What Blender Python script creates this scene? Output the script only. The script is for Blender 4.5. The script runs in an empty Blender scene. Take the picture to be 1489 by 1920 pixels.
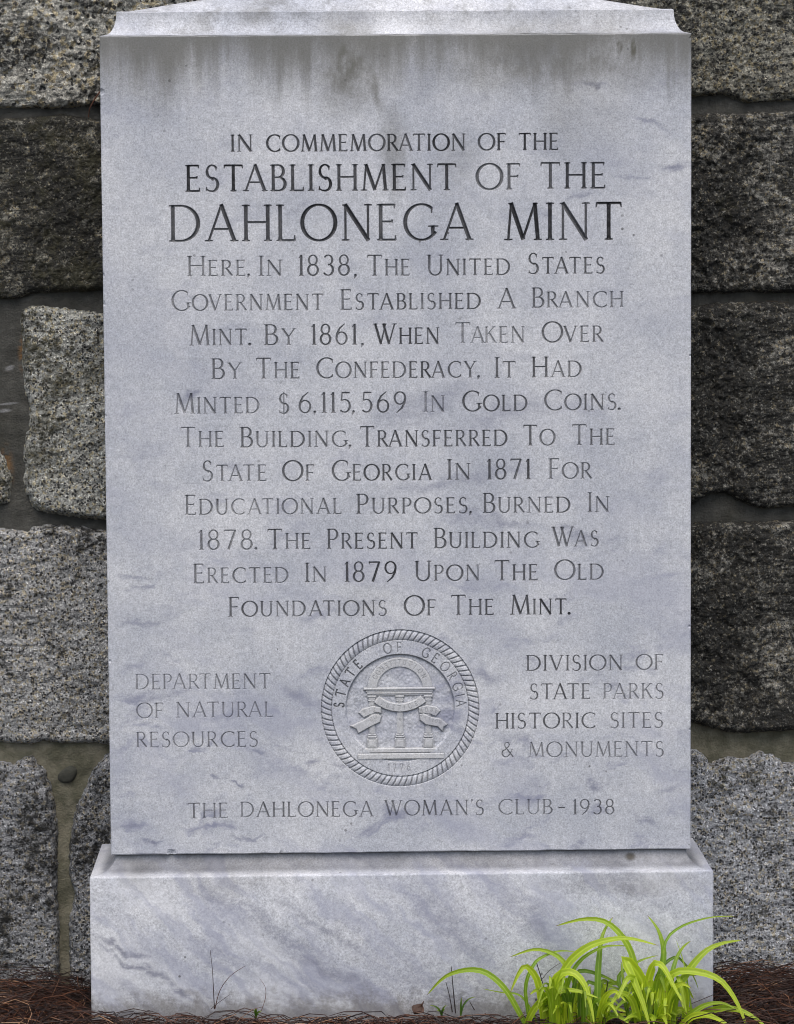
import bpy, math, random
import numpy as np
from mathutils import Vector, Matrix
random.seed(7); rng = np.random.default_rng(11)
C = bpy.context.scene.collection
sc = bpy.context.scene

# ---------------------------------------------------------------- camera
F_PX = 6150.0
CAM = np.array([-0.1423, -6.1435, 1.4731]); YAW, PITCH, ROLL = 0.02247, -0.08534, -0.00665
fw = np.array([math.sin(YAW)*math.cos(PITCH), math.cos(YAW)*math.cos(PITCH), math.sin(PITCH)])
r0 = np.array([math.cos(YAW), -math.sin(YAW), 0.0]); u0 = np.cross(r0, fw)
RV = math.cos(ROLL)*r0 + math.sin(ROLL)*u0; UV = -math.sin(ROLL)*r0 + math.cos(ROLL)*u0
cd = bpy.data.cameras.new('camera'); cam = bpy.data.objects.new('camera', cd); C.objects.link(cam)
cd.sensor_fit = 'VERTICAL'; cd.sensor_height = 36.0; cd.lens = 36.0*F_PX/1920.0
cd.clip_start = 0.05; cd.clip_end = 2000
cam.matrix_world = Matrix(((RV[0], UV[0], -fw[0], CAM[0]), (RV[1], UV[1], -fw[1], CAM[1]), (RV[2], UV[2], -fw[2], CAM[2]), (0, 0, 0, 1)))
sc.camera = cam

# ---------------------------------------------------------------- sky, sun, exposure
SUN_EL, SUN_AZ = math.radians(60), math.radians(182)     # overcast daylight from high in front of the stone
w = bpy.data.worlds.new('World'); sc.world = w; w.use_nodes = True
nt = w.node_tree; bg = nt.nodes['Background']
sky = nt.nodes.new('ShaderNodeTexSky'); sky.sky_type = 'NISHITA'; sky.sun_disc = False
sky.sun_elevation = SUN_EL; sky.sun_rotation = SUN_AZ; sky.dust_density = 3.0; sky.air_density = 1.0
nt.links.new(sky.outputs[0], bg.inputs[0]); bg.inputs[1].default_value = 0.10
sd = bpy.data.lights.new('sun', 'SUN'); sd.energy = 0.9; sd.angle = math.radians(50); sd.color = (1.0, 0.97, 0.92)
sun = bpy.data.objects.new('sun', sd); C.objects.link(sun)
sdir = Vector((math.sin(SUN_AZ)*math.cos(SUN_EL), math.cos(SUN_AZ)*math.cos(SUN_EL), math.sin(SUN_EL)))
sun.rotation_euler = sdir.to_track_quat('Z', 'Y').to_euler()
vs = sc.view_settings; sc.display_settings.display_device = 'sRGB'
vs.view_transform = 'Standard'; vs.look = 'None'; vs.gamma = 1.0; vs.use_curve_mapping = False
vs.exposure = 1.05
sc.cycles.filter_width = 1.0; sc.cycles.pixel_filter_type = 'BLACKMAN_HARRIS'

def at(px, py, Y=0.0):
    """point of the plane y = Y seen at photograph pixel (px, py)"""
    d = fw + RV*(px-744.5)/F_PX - UV*(py-960.0)/F_PX
    t = (Y-CAM[1])/d[1]
    return CAM + d*t

# ---------------------------------------------------------------- numpy helpers
def vnoise(x, y, s, seed):
    x = np.asarray(x)/s + 1000; y = np.asarray(y)/s + 1000
    xi = np.floor(x).astype(np.int64); yi = np.floor(y).astype(np.int64); fx = x-xi; fy = y-yi
    fx = fx*fx*(3-2*fx); fy = fy*fy*(3-2*fy)
    def h(a, b):
        n = (a*73856093) ^ (b*19349663) ^ (seed*83492791)
        n = (n ^ (n >> 13))*1274126177 & 0x7fffffff
        n = (n ^ (n >> 15))*1103515245 & 0x7fffffff
        return ((n >> 7) & 0xffff)/65535.0*2-1
    return (h(xi, yi)*(1-fx)+h(xi+1, yi)*fx)*(1-fy)+(h(xi, yi+1)*(1-fx)+h(xi+1, yi+1)*fx)*fy
def rot(x, y, a): return x*math.cos(a)-y*math.sin(a), x*math.sin(a)+y*math.cos(a)
def fbm(x, y, s, seed, octs=4, g=0.5):
    o = 0; a = 1; t = 0
    for i in range(octs):
        xr, yr = rot(x, y, 0.7*i+0.3)
        o = o+a*vnoise(xr, yr, s/(2.03**i), seed+i); t += a; a *= g
    return o/t
def poly_sdf(x, y, P):
    P = np.asarray(P, float); d = np.full(np.shape(x), 1e9); inside = np.zeros(np.shape(x), bool)
    n = len(P)
    for i in range(n):
        ax, ay = P[i]; bx, by = P[(i+1) % n]; ex, ey = bx-ax, by-ay
        t = np.clip(((x-ax)*ex+(y-ay)*ey)/(ex*ex+ey*ey+1e-18), 0, 1)
        d = np.minimum(d, np.hypot(x-ax-t*ex, y-ay-t*ey))
        if ay != by:
            c = ((ay > y) != (by > y)) & (x < (bx-ax)*(y-ay)/(by-ay)+ax)
            inside ^= c
    return np.where(inside, -d, d)
def smooth(a, b, x):
    t = np.clip((x-a)/(b-a), 0, 1); return t*t*(3-2*t)

def link(name, me, mat=None, parent=None, **props):
    o = bpy.data.objects.new(name, me); C.objects.link(o)
    if mat is not None and me is not None: me.materials.append(mat)
    if parent is not None: o.parent = parent
    for k, v in props.items(): o[k] = v
    return o
def npmesh(name, V, Q, attrs=None, flat=True):
    V = np.ascontiguousarray(V, np.float32); Q = np.ascontiguousarray(Q, np.int32); k = Q.shape[1]
    me = bpy.data.meshes.new(name)
    me.vertices.add(len(V)); me.vertices.foreach_set('co', V.ravel())
    me.loops.add(Q.size); me.loops.foreach_set('vertex_index', Q.ravel())
    me.polygons.add(len(Q)); me.polygons.foreach_set('loop_start', np.arange(0, Q.size, k, dtype=np.int32))
    me.polygons.foreach_set('use_smooth', np.full(len(Q), not flat))
    for a, v in (attrs or {}).items():
        at_ = me.attributes.new(a, 'FLOAT', 'POINT'); at_.data.foreach_set('value', np.ascontiguousarray(v, np.float32))
    me.update(calc_edges=True); me.validate(); return me

# ---------------------------------------------------------------- material helpers
class NT:
    def __init__(s, name):
        s.m = bpy.data.materials.new(name); s.m.use_nodes = True; s.t = s.m.node_tree
        s.b = s.t.nodes['Principled BSDF']
    def n(s, typ, **kw):
        x = s.t.nodes.new('ShaderNode'+typ)
        for k, v in kw.items(): setattr(x, k, v)
        return x
    def l(s, a, b): s.t.links.new(a, b)
    def val(s, sock, v):
        if hasattr(v, 'is_linked') or isinstance(v, bpy.types.NodeSocket): s.l(v, sock)
        else: sock.default_value = v
    def math(s, op, a, b=0.0, c=None, clamp=False):
        x = s.n('Math', operation=op); x.use_clamp = clamp
        s.val(x.inputs[0], a); s.val(x.inputs[1], b)
        if c is not None: s.val(x.inputs[2], c)
        return x.outputs[0]
    def mr(s, v, a, b, c=0.0, d=1.0, smooth=True):
        x = s.n('MapRange'); x.interpolation_type = 'SMOOTHSTEP' if smooth else 'LINEAR'
        s.val(x.inputs[0], v)
        for i, q in enumerate((a, b, c, d)): x.inputs[i+1].default_value = q
        return x.outputs[0]
    def noise(s, vec, scale, detail=3, rough=.5, dist=0.0):
        x = s.n('TexNoise'); s.l(vec, x.inputs['Vector']); x.inputs['Scale'].default_value = scale
        x.inputs['Detail'].default_value = detail; x.inputs['Roughness'].default_value = rough; x.inputs['Distortion'].default_value = dist
        return x
    def vor(s, vec, scale, rnd=1.0):
        x = s.n('TexVoronoi'); s.l(vec, x.inputs['Vector']); x.inputs['Scale'].default_value = scale; x.inputs['Randomness'].default_value = rnd
        return x
    def mapping(s, vec, loc=(0, 0, 0), rot=(0, 0, 0), scale=(1, 1, 1)):
        x = s.n('Mapping'); s.l(vec, x.inputs[0]); x.inputs[1].default_value = loc; x.inputs[2].default_value = rot; x.inputs[3].default_value = scale
        return x.outputs[0]
    def aniso(s, vec, ang, k):      # stretch a pattern along a line falling ang degrees to the right
        return s.mapping(s.mapping(vec, rot=(0, math.radians(-ang), 0)), scale=(1, 1, k))
    def mix(s, f, a, b, blend='MIX'):
        x = s.n('Mix', data_type='RGBA', blend_type=blend)
        s.val(x.inputs[0], f)
        for i, q in ((6, a), (7, b)):
            if isinstance(q, tuple): x.inputs[i].default_value = (*q, 1.0)
            else: s.l(q, x.inputs[i])
        return x.outputs[2]
    def ramp(s, f, stops, interp='LINEAR'):
        x = s.n('ValToRGB'); x.color_ramp.interpolation = interp; e = x.color_ramp.elements
        while len(e) < len(stops): e.new(.5)
        for i, (p, c) in enumerate(stops): e[i].position = p; e[i].color = (*c, 1)
        s.val(x.inputs[0], f); return x.outputs[0]
    def bump(s, h, strength, dist, prev=None):
        x = s.n('Bump'); x.inputs['Strength'].default_value = strength; x.inputs['Distance'].default_value = dist
        s.l(h, x.inputs['Height'])
        if prev is not None: s.l(prev, x.inputs['Normal'])
        return x.outputs[0]
    def pos(s): return s.n('NewGeometry').outputs['Position']

def blob(N, vec, px, py, rx, ry, ang=0.0, Y=0.0, soft=0.6):
    """soft elliptical stain mask, centred on the stone where the photograph shows the stain"""
    c = at(px, py, Y)
    mp = N.n('Mapping'); mp.vector_type = 'TEXTURE'; N.l(vec, mp.inputs[0])
    mp.inputs[1].default_value = (c[0], 0, c[2]); mp.inputs[2].default_value = (0, math.radians(ang), 0)
    mp.inputs[3].default_value = (rx*.001, 10.0, ry*.001)
    ln = N.n('VectorMath', operation='LENGTH'); N.l(mp.outputs[0], ln.inputs[0])
    return N.mr(ln.outputs['Value'], 1.0+soft*.5, 1.0-soft, 0, 1)

def marble(name, base, cream=0.0):
    N = NT(name); P = N.pos()
    wn = N.noise(P, 14, 4, .6)                                   # warp
    wv = N.n('VectorMath', operation='SUBTRACT'); N.l(wn.outputs['Color'], wv.inputs[0]); wv.inputs[1].default_value = (.5, .5, .5)
    ws = N.n('VectorMath', operation='SCALE'); N.l(wv.outputs[0], ws.inputs[0]); ws.inputs['Scale'].default_value = .07
    wa = N.n('VectorMath', operation='ADD'); N.l(P, wa.inputs[0]); N.l(ws.outputs[0], wa.inputs[1]); W = wa.outputs[0]
    # sugary crystal grain and slow tone drift
    g1 = N.noise(P, 300, 3, .85); g2 = N.noise(P, 95, 4, .6); big = N.noise(W, 4.5, 6, .62)
    col = N.mix(N.mr(big.outputs[0], .3, .7), (.400, .412, .444), (.566, .566, .572))
    grain = N.math('ADD', N.math('MULTIPLY', g1.outputs[0], .75), N.math('MULTIPLY', g2.outputs[0], .30))
    gr = N.mr(grain, .36, .70, .56, 1.38, smooth=False)
    cb = N.n('CombineColor'); [N.l(gr, cb.inputs[i]) for i in range(3)]
    col = N.mix(1.0, col, cb.outputs[0], 'MULTIPLY')
    # blue grey smudges
    if base:
        mp = N.aniso(W, 40, 6)
        v1 = N.noise(mp, 2.2, 6, .62); s1 = N.mr(v1.outputs[0], .50, .72, 0, .75)
        v2 = N.noise(N.aniso(W, 46, 7), 4.0, 5, .6); s2 = N.mr(v2.outputs[0], .46, .66, 0, .6)
        v3 = N.noise(N.aniso(W, 38, 4), 1.6, 5, .6); col = N.mix(N.mr(v3.outputs[0], .5, .68, 0, .5), col, (.64, .64, .65))
    else:
        mp = N.aniso(W, -9, 2.8)
        v1 = N.noise(mp, 8.5, 5, .6); z = N.n('SeparateXYZ'); N.l(P, z.inputs[0])
        low = N.mr(z.outputs[2], 1.25, .35, .25, 1.0)
        s1 = N.math('MULTIPLY', N.mr(v1.outputs[0], .53, .72, 0, .85), low)
        mp2 = N.aniso(W, 20, 3.2); v2 = N.noise(mp2, 3.0, 6, .6); s2 = N.math('MULTIPLY', N.mr(v2.outputs[0], .46, .66, 0, .62), low)
    col = N.mix(s1, col, (.195, .203, .272)); col = N.mix(s2, col, (.30, .31, .38))
    if cream: col = N.mix(cream, col, (.50, .485, .43))
    # individual streaks (px, py, rx, ry, angle, strength)
    if base:
        LN = [(270, 1815, 110, 7, 30, .75), (225, 1770, 60, 6, 22, .8), (345, 1860, 40, 11, 35, .8), (620, 1750, 120, 9, 33, .5), (500, 1730, 150, 14, 32, .45), (300, 1830, 70, 8, 30, .7), (240, 1860, 60, 22, 30, .3), (380, 1880, 40, 5, 60, .5),
              (430, 1690, 90, 4, 20, .35), (850, 1740, 130, 40, 48, .42), (1010, 1740, 180, 30, 50, .42), (820, 1860, 150, 60, 20, .35), (1190, 1660, 90, 26, 30, .4), (950, 1850, 80, 40, 0, .3), (640, 1830, 150, 16, 30, .5), (1200, 1700, 110, 30, 60, .2)]
        Y0 = -.038
    else:
        LN = [(245, 1085, 26, 5, 15, .6), (260, 1105, 30, 4, -10, .5), (360, 735, 20, 10, -30, .6), (265, 1165, 45, 6, -5, .5), (1115, 1470, 22, 14, 40, .75),
              (1265, 312, 30, 7, 5, .75), (1220, 235, 40, 6, 18, .55), (1110, 160, 40, 4, 5, .6), (1190, 330, 40, 5, 5, .4), (1095, 365, 35, 7, -5, .5), (285, 1582, 24, 5, 10, .8),
              (245, 1548, 28, 5, -10, .5), (470, 1565, 28, 4, 0, .6), (800, 760, 110, 26, -18, .35), (960, 770, 110, 24, -18, .35), (850, 900, 160, 12, -10, .35), (950, 975, 60, 9, 20, .45),
              (1090, 1000, 70, 9, 8, .45), (300, 1300, 60, 8, -8, .4), (560, 1300, 40, 12, 30, .45), (480, 1408, 22, 5, 10, .6), (590, 1428, 20, 5, -12, .6), (650, 1430, 26, 5, 10, .5),
              (400, 1455, 12, 4, 20, .7), (440, 1470, 14, 3, 8, .7), (920, 1270, 35, 13, 20, .5), (1000, 1240, 26, 6, 5, .4), (1050, 1420, 30, 6, -8, .35), (1250, 1480, 40, 6, -10, .4),
              (1210, 1540, 30, 7, 30, .5), (1080, 1585, 20, 8, -20, .6), (960, 1380, 40, 8, 12, .4), (850, 1310, 22, 12, -15, .6), (1020, 400, 30, 8, 0, .4), (700, 1130, 60, 8, 0, .25)]
        Y0 = 0.0
    k = None
    tw = N.mapping(W, scale=(1, 0, 1))
    for (x, y, rx, ry, a, s) in LN:
        m = N.math('MULTIPLY', blob(N, tw, x, y, rx, ry, a, Y0, .9), s)
        k = m if k is None else N.math('MAXIMUM', k, m)
    br = N.mr(N.noise(N.mapping(P, scale=(.5, 1, 1.4)), 75, 4, .7).outputs[0], .34, .56, .35, 1)
    col = N.mix(N.math('MULTIPLY', k, br), col, (.13, .138, .20) if not base else (.14, .145, .19))
    # olive algae stains hanging under the top moulding (weathering, with shapes of their own)
    if base: ST = [(430, 1650, 120, 30, 0, .12), (1180, 1655, 160, 22, 0, .15), (1186, 1614, 10, 7, 0, 1.0), (260, 1640, 40, 30, 0, .2)]
    else: ST = [(652, 115, 70, 95, 0, .9), (660, 85, 50, 50, 0, .5), (420, 95, 240, 34, 0, .32), (690, 140, 20, 85, -18, .75), (480, 30, 45, 22, 0, .55), (500, 8, 60, 14, 0, .5), (585, 95, 90, 40, 0, .3), (1030, 105, 270, 75, 0, .8), (860, 300, 40, 60, 0, .2), (905, 95, 30, 60, 0, .4),
                (958, 84, 10, 36, -12, .9), (992, 95, 10, 44, -15, .7), (1162, 84, 12, 34, 0, 1.0), (1188, 90, 10, 40, 0, 1.0), (1240, 78, 12, 22, 0, .7), (1050, 110, 16, 40, -10, .7), (1120, 200, 70, 80, 0, .2), (1060, 180, 60, 120, 0, .3), (740, 270, 22, 80, 0, .45),
                (300, 90, 110, 20, 0, .35), (740, 330, 12, 60, 0, .35), (1260, 80, 40, 25, 0, .5), (860, 130, 260, 60, 0, .22), (690, 1120, 60, 40, 0, .12)]
    st = None
    sp = N.mapping(P, scale=(1, 1, .25)); drip = N.mr(N.noise(N.mapping(P, scale=(1, 1, .5)), 45, 5, .65).outputs[0], .30, .60, .62, 1)
    tv = N.mapping(W, scale=(1, 0, 1)); tp = N.mapping(P, scale=(1, 0, 1))
    for (x, y, rx, ry, a, s) in ST:
        m = N.math('MULTIPLY', blob(N, tv if rx > 17 else tp, x, y, rx, ry, a, Y0, .8), s)
        st = m if st is None else N.math('MAXIMUM', st, m)
    st = N.math('MULTIPLY', st, drip)
    if not base:
        d1 = N.noise(N.mapping(P, scale=(1, 1, .10)), 26, 6, .7); d2 = N.noise(N.mapping(P, scale=(1, 0, 0)), 5.5, 3, .6)
        reach = N.mr(z.outputs[2], 1.62, 1.835, 0, 1, smooth=False)
        k5 = N.math('ADD', N.math('MULTIPLY', reach, .75), N.math('ADD', N.math('MULTIPLY', d1.outputs[0], .7), N.math('MULTIPLY', d2.outputs[0], .9)))
        band = N.math('MULTIPLY', N.math('MULTIPLY', N.mr(k5, 1.04, 1.55), .82), N.mr(z.outputs[2], 1.842, 1.834))
        capd = N.math('MULTIPLY', N.math('MULTIPLY', N.mr(N.noise(N.mapping(P, scale=(1, 1, .6)), 22, 5, .7).outputs[0], .48, .68), .42), N.mr(z.outputs[2], 1.834, 1.842))
        st = N.math('MAXIMUM', st, N.math('MAXIMUM', band, capd))
    col = N.mix(st, col, (.10, .096, .075))
    if base:
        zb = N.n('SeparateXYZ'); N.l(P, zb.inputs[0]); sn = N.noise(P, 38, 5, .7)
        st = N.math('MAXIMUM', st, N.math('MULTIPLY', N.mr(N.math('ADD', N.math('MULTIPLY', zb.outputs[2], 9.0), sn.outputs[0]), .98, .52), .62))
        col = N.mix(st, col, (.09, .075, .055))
    # little black lichen pits
    vo = N.vor(P, 95); pm = N.mr(N.noise(P, 6, 3, .6).outputs[0], .52, .7)
    ck = N.n('SeparateColor'); N.l(vo.outputs['Color'], ck.inputs[0])
    pit = N.math('MULTIPLY', N.math('MULTIPLY', N.mr(vo.outputs['Distance'], .32, .18), N.math('GREATER_THAN', ck.outputs[0], .94)), pm)
    col = N.mix(N.math('MULTIPLY', pit, .85), col, (.05, .048, .045))
    # dirt lodged in the letters, plus shade painted on plinth cove and seal rim
    ga = N.n('Attribute'); ga.attribute_name = 'grime_shade'
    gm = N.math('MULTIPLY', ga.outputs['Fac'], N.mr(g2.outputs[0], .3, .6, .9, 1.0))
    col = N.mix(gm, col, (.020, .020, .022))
    N.l(col, N.b.inputs['Base Color'])
    N.l(N.mr(g2.outputs[0], .3, .7, .5, .75), N.b.inputs['Roughness']); N.b.inputs['Specular IOR Level'].default_value = .35
    b = N.bump(g1.outputs[0], .35, .0008); b = N.bump(N.noise(P, 28, 4, .5).outputs[0], .25, .0012, b)
    N.l(b, N.b.inputs['Normal'])
    return N.m
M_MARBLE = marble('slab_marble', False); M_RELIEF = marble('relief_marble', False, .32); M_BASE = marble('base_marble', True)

def granite(name, light, dark, moss, tone=(1, 1, 1), off=0.0, grain=190.0, speck=.30):
    N = NT(name); P = N.mapping(N.pos(), loc=(off, off*.37, off*.73))
    wn = N.noise(P, 120, 2, .6); ws = N.n('VectorMath', operation='SCALE'); N.l(wn.outputs['Color'], ws.inputs[0]); ws.inputs['Scale'].default_value = .010
    wa = N.n('VectorMath', operation='ADD'); N.l(P, wa.inputs[0]); N.l(ws.outputs[0], wa.inputs[1])
    v = N.vor(wa.outputs[0], grain); c = N.n('SeparateColor'); N.l(v.outputs['Color'], c.inputs[0])
    L = lambda k: tuple(light*k*t for t in tone)
    gn = N.noise(P, grain*.9, 4, .75)
    col = N.ramp(gn.outputs[0], [(.30, L(.30)), (.44, L(.72)), (.54, L(1.0)), (.66, L(1.45))])
    tint = N.mix(N.math('GREATER_THAN', c.outputs[1], .80), (1, 1, 1), (1.10, .98, .74)); col = N.mix(1.0, col, tint, 'MULTIPLY')
    sm = N.math('MULTIPLY', N.math('LESS_THAN', c.outputs[0], speck), N.mr(v.outputs['Distance'], .62, .40))
    col = N.mix(N.math('MULTIPLY', sm, .93), col, (.018, .018, .020))
    flk = N.math('MULTIPLY', N.math('GREATER_THAN', c.outputs[0], .86), N.mr(v.outputs['Distance'], .55, .25))
    col = N.mix(N.math('MULTIPLY', flk, .7), col, L(2.1))
    fine = N.noise(P, 420, 3, .7)
    cb = N.n('CombineColor'); f = N.mr(fine.outputs[0], .3, .7, .45, 1.55, smooth=False); [N.l(f, cb.inputs[i]) for i in range(3)]
    col = N.mix(1.0, col, cb.outputs[0], 'MULTIPLY')
    # weathering: dark algae crust in patches, olive moss film
    a1 = N.noise(P, 8, 7, .68); a2 = N.noise(P, 70, 4, .65)
    am = N.mr(N.math('ADD', a1.outputs[0], N.math('MULTIPLY', N.math('SUBTRACT', a2.outputs[0], .5), .9)), .62-dark*.42, .86-dark*.42)
    v2 = N.vor(wa.outputs[0], 235); c2 = N.n('SeparateColor'); N.l(v2.outputs['Color'], c2.inputs[0])
    keep = N.math('SUBTRACT', 1.0, N.math('MULTIPLY', N.math('MULTIPLY', N.math('GREATER_THAN', c2.outputs[0], .70), N.mr(v2.outputs['Distance'], .8, .3)), N.mr(N.noise(P, 55, 4, .7).outputs[0], .38, .62, .12, .78)))
    col = N.mix(N.math('MULTIPLY', N.math('MULTIPLY', am, .95), keep), col, (.012, .0115, .009))
    mm = N.mr(N.math('ADD', N.noise(P, 7, 4, .6).outputs[0], N.math('MULTIPLY', N.math('SUBTRACT', a2.outputs[0], .5), .6)), .72-moss*.4, .9-moss*.4)
    col = N.mix(N.math('MULTIPLY', mm, .60), col, (.058, .054, .024))
    N.l(col, N.b.inputs['Base Color']); N.b.inputs['Roughness'].default_value = .72; N.b.inputs['Specular IOR Level'].default_value = .4
    b = N.bump(fine.outputs[0], 1.0, .006); b = N.bump(N.noise(P, 230, 2, .6).outputs[0], .9, .007, b); b = N.bump(a2.outputs[0], .7, .010, b)
    N.l(b, N.b.inputs['Normal'])
    return N.m

def simple(name, stops, scale, rough=.8, bump=.4, bd=.002, detail=5, extra=None):
    N = NT(name); P = N.pos(); n = N.noise(P, scale, detail, .65)
    col = N.ramp(n.outputs[0], stops)
    if extra: col = extra(N, P, col)
    N.l(col, N.b.inputs['Base Color']); N.b.inputs['Roughness'].default_value = rough
    if bump: N.l(N.bump(N.noise(P, scale*6, 5, .7).outputs[0], bump, bd), N.b.inputs['Normal'])
    return N.m

# ================================================================ GROUND
def ground_h(x, y):
    h = .007*vnoise(x, y, .16, 5)+.004*vnoise(x, y, .05, 6)
    h = h+np.where(y < -.05, -.006, -.006)
    far = smooth(2.5, 6, np.hypot(x, y)); return h*(1-far)-.017
xs = np.concatenate([[-900, -200, -50, -15, -6], np.arange(-3, 3.01, .04), [6, 15, 50, 200, 900]])
ys = np.concatenate([[-900, -200, -50, -15, -7, -4], np.arange(-2, .5, .04), [2, 15, 60, 200, 900]])
X, Y = np.meshgrid(xs, ys); Z = ground_h(X, Y)
nx = len(xs); q = (np.arange(len(ys)-1)[:, None]*nx+np.arange(nx-1)[None]).ravel()
me = npmesh('ground', np.stack([X, Y, Z], -1).reshape(-1, 3), np.stack([q, q+1, q+nx+1, q+nx], 1), flat=False)
M_SOIL = simple('soil', [(.3, (.006, .004, .003)), (.55, (.016, .009, .006)), (.75, (.035, .018, .011))], 40, .95, .8, .01)
link('ground', me, M_SOIL, kind='structure')

# ================================================================ WALL
YM = .322            # mortar plane; stone faces stand proud of it
def mor_extra(N, P, col):
    m = N.mr(N.noise(P, 5, 4, .6).outputs[0], .45, .62); col = N.mix(N.math('MULTIPLY', m, .6), col, (.035, .034, .024))
    z = N.n('SeparateXYZ'); N.l(P, z.inputs[0])
    k = None
    for (px, py, rx, ry, s) in [(43, 665, 9, 35, .9), (70, 1560, 12, 14, .6), (1345, 1418, 34, 9, .9), (1462, 1424, 45, 10, .9), (12, 880, 14, 45, .8), (1440, 570, 40, 6, .5), (135, 1560, 7, 30, .8)]:
        b_ = N.math('MULTIPLY', blob(N, N.mapping(P, scale=(1, 0, 1)), px, py, rx, ry, 0, YM, .8), s); k = b_ if k is None else N.math('MAXIMUM', k, b_)
    k = N.math('MULTIPLY', k, N.mr(N.noise(P, 60, 3, .6).outputs[0], .4, .6))
    col = N.mix(k, col, (.20, .105, .035))
    kl = None
    for (px, py, rx, ry, a) in [(15, 757, 22, 2.5, -5), (8, 770, 14, 4, -5), (18, 690, 10, 5, -20)]:
        b_ = blob(N, N.mapping(P, scale=(1, 0, 1)), px, py, rx, ry, a, YM, .6); kl = b_ if kl is None else N.math('MAXIMUM', kl, b_)
    col = N.mix(N.math('MULTIPLY', kl, .6), col, (.3, .3, .3))
    # greener, lighter mortar at the bottom left, darker higher up
    low = N.mr(z.outputs[2], .62, .45); return N.mix(low, col, N.mix(N.mr(N.noise(P, 30, 4, .6).outputs[0], .35, .65), (.10, .096, .062), (.19, .175, .125)))
M_MORTAR = simple('mortar', [(.3, (.035, .034, .028)), (.6, (.072, .070, .060)), (.8, (.12, .118, .10))], 34, .9, .9, .006, extra=mor_extra)
M_PEB = simple('pebble_stone', [(.3, (.022, .022, .017)), (.7, (.06, .06, .045))], 90, .85, .6, .003)

wall = link('granite_wall', None, label='rough grey granite block wall with recessed mortar joints behind the monument', category='wall')
wall.location = (0, YM, 0)
def wc(P): P = np.asarray(P, float).copy(); P[..., 1] -= YM; return P      # to wall-local

# mortar bed
gx = np.concatenate([np.arange(-2.6, -.72, .03), np.arange(-.72, -.5, .003), np.arange(-.5, .52, .03), np.arange(.52, .76, .003), np.arange(.76, 2.61, .03)])
gz = np.arange(-.12, 2.72, .006)
X, Z = np.meshgrid(gx, gz); Yv = .006*fbm(X, Z, .12, 41)+.0045*fbm(X, Z, .022, 47, 4, .6)
nx = len(gx); q = (np.arange(len(gz)-1)[:, None]*nx+np.arange(nx-1)[None]).ravel()
link('mortar', npmesh('mortar', np.stack([X, Yv, Z], -1).reshape(-1, 3), np.stack([q, q+1, q+nx+1, q+nx], 1), flat=False), M_MORTAR, wall)
# masonry body behind the mortar so the wall has its real thickness
def box_mesh(name, x0, x1, y0, y1, z0, z1):
    V = [(x, y, z) for x in (x0, x1) for y in (y0, y1) for z in (z0, z1)]
    F = [(0, 1, 3, 2), (4, 6, 7, 5), (0, 4, 5, 1), (2, 3, 7, 6), (0, 2, 6, 4), (1, 5, 7, 3)]
    return npmesh(name, V, F)
link('wall_core', box_mesh('wall_core', -2.6, 2.6, .02, .45, -.12, 2.7), M_MORTAR, wall)

MG = {
 'tan':  granite('granite_tan', .46, .38, .20, (1.04, 1.0, .86), 3.1, 115, .24),
 'black': granite('granite_mossy_black', .26, .86, .66, (1.05, 1.0, .80), 7.7, 230, .25),
 'pale': granite('granite_pale', .50, .24, .50, (1.0, 1.0, .90), 1.3, 205, .32),
 'grey': granite('granite_grey', .47, .34, .14, (1.0, .995, .96), 5.9, 215, .30),
 'mid':  granite('granite_mid', .33, .44, .12, (.98, .99, 1.0), 9.2, 190, .32),
 'brown': granite('granite_olive', .30, .52, .28, (1.05, 1.0, .80), 12.4, 180, .32),
 'dark': granite('granite_dark', .31, .82, .22, (1.04, 1.0, .86), 15.8, 220, .30),
 'light': granite('granite_light_blue', .47, .32, .34, (.98, 1.0, 1.03), 18.3, 205, .28),
}
def stone(poly, mat, seed, label=None, proud=.022, rough=1.0, vis=True, px=True):
    P = np.array([at(a, b, .302) for a, b in poly])[:, [0, 2]] if px else np.array(poly, float)
    x0, x1, z0, z1 = P[:, 0].min()-.012, P[:, 0].max()+.012, P[:, 1].min()-.012, P[:, 1].max()+.012
    def axis(lo, hi, wins, f, c):
        o = [lo]; v = lo
        while v < hi:
            s = f if any(a < v < b for a, b in wins) else c
            v = v+s; o.append(v)
        return np.array(o)
    if vis: gx = axis(x0, x1, [(-.71, -.50), (.52, .72)], .0024, .012); gz = axis(z0, z1, [(-.05, 1.98)], .0024, .012)
    else: gx = np.arange(x0, x1, .015); gz = np.arange(z0, z1, .015)
    X, Z = np.meshgrid(gx, gz)
    sd = poly_sdf(X, Z, P)+.0030*fbm(X, Z, .045, seed)+.0036*fbm(X, Z, .009, seed+9, 4, .6)
    rise = np.clip(-sd/.016, -1, 1); rise = np.where(rise > 0, np.sqrt(np.clip(1-(1-rise)**2, 0, 1)), rise)
    H = proud*rise+rough*(.008*fbm(X, Z, .11, seed+20, 3)+.0060*fbm(X, Z, .034, seed+30, 3)+.0048*fbm(X, Z, .009, seed+40, 3, .6))*smooth(.012, -.012, sd)
    H = np.where(sd > .006, -.012, H)
    nx = len(gx); keep = (sd < .009); k4 = keep[:-1, :-1] | keep[1:, :-1] | keep[:-1, 1:] | keep[1:, 1:]
    q = (np.arange(len(gz)-1)[:, None]*nx+np.arange(nx-1)[None])[k4]
    Q = np.stack([q, q+1, q+nx+1, q+nx], 1); u, inv = np.unique(Q, return_inverse=True)
    V = np.stack([X, -H, Z], -1).reshape(-1, 3)[u]
    o = link('stone', npmesh('stone', V, inv.reshape(Q.shape), flat=False), mat, wall)
    if label: o['label'] = label
    return o
stone([(-400, -230), (430, -230), (430, 203), (150, 199), (100, 204), (0, 202), (-400, 204)], MG['tan'], 101, 'pale tan coarse granite block', .026, 1.5)
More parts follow.
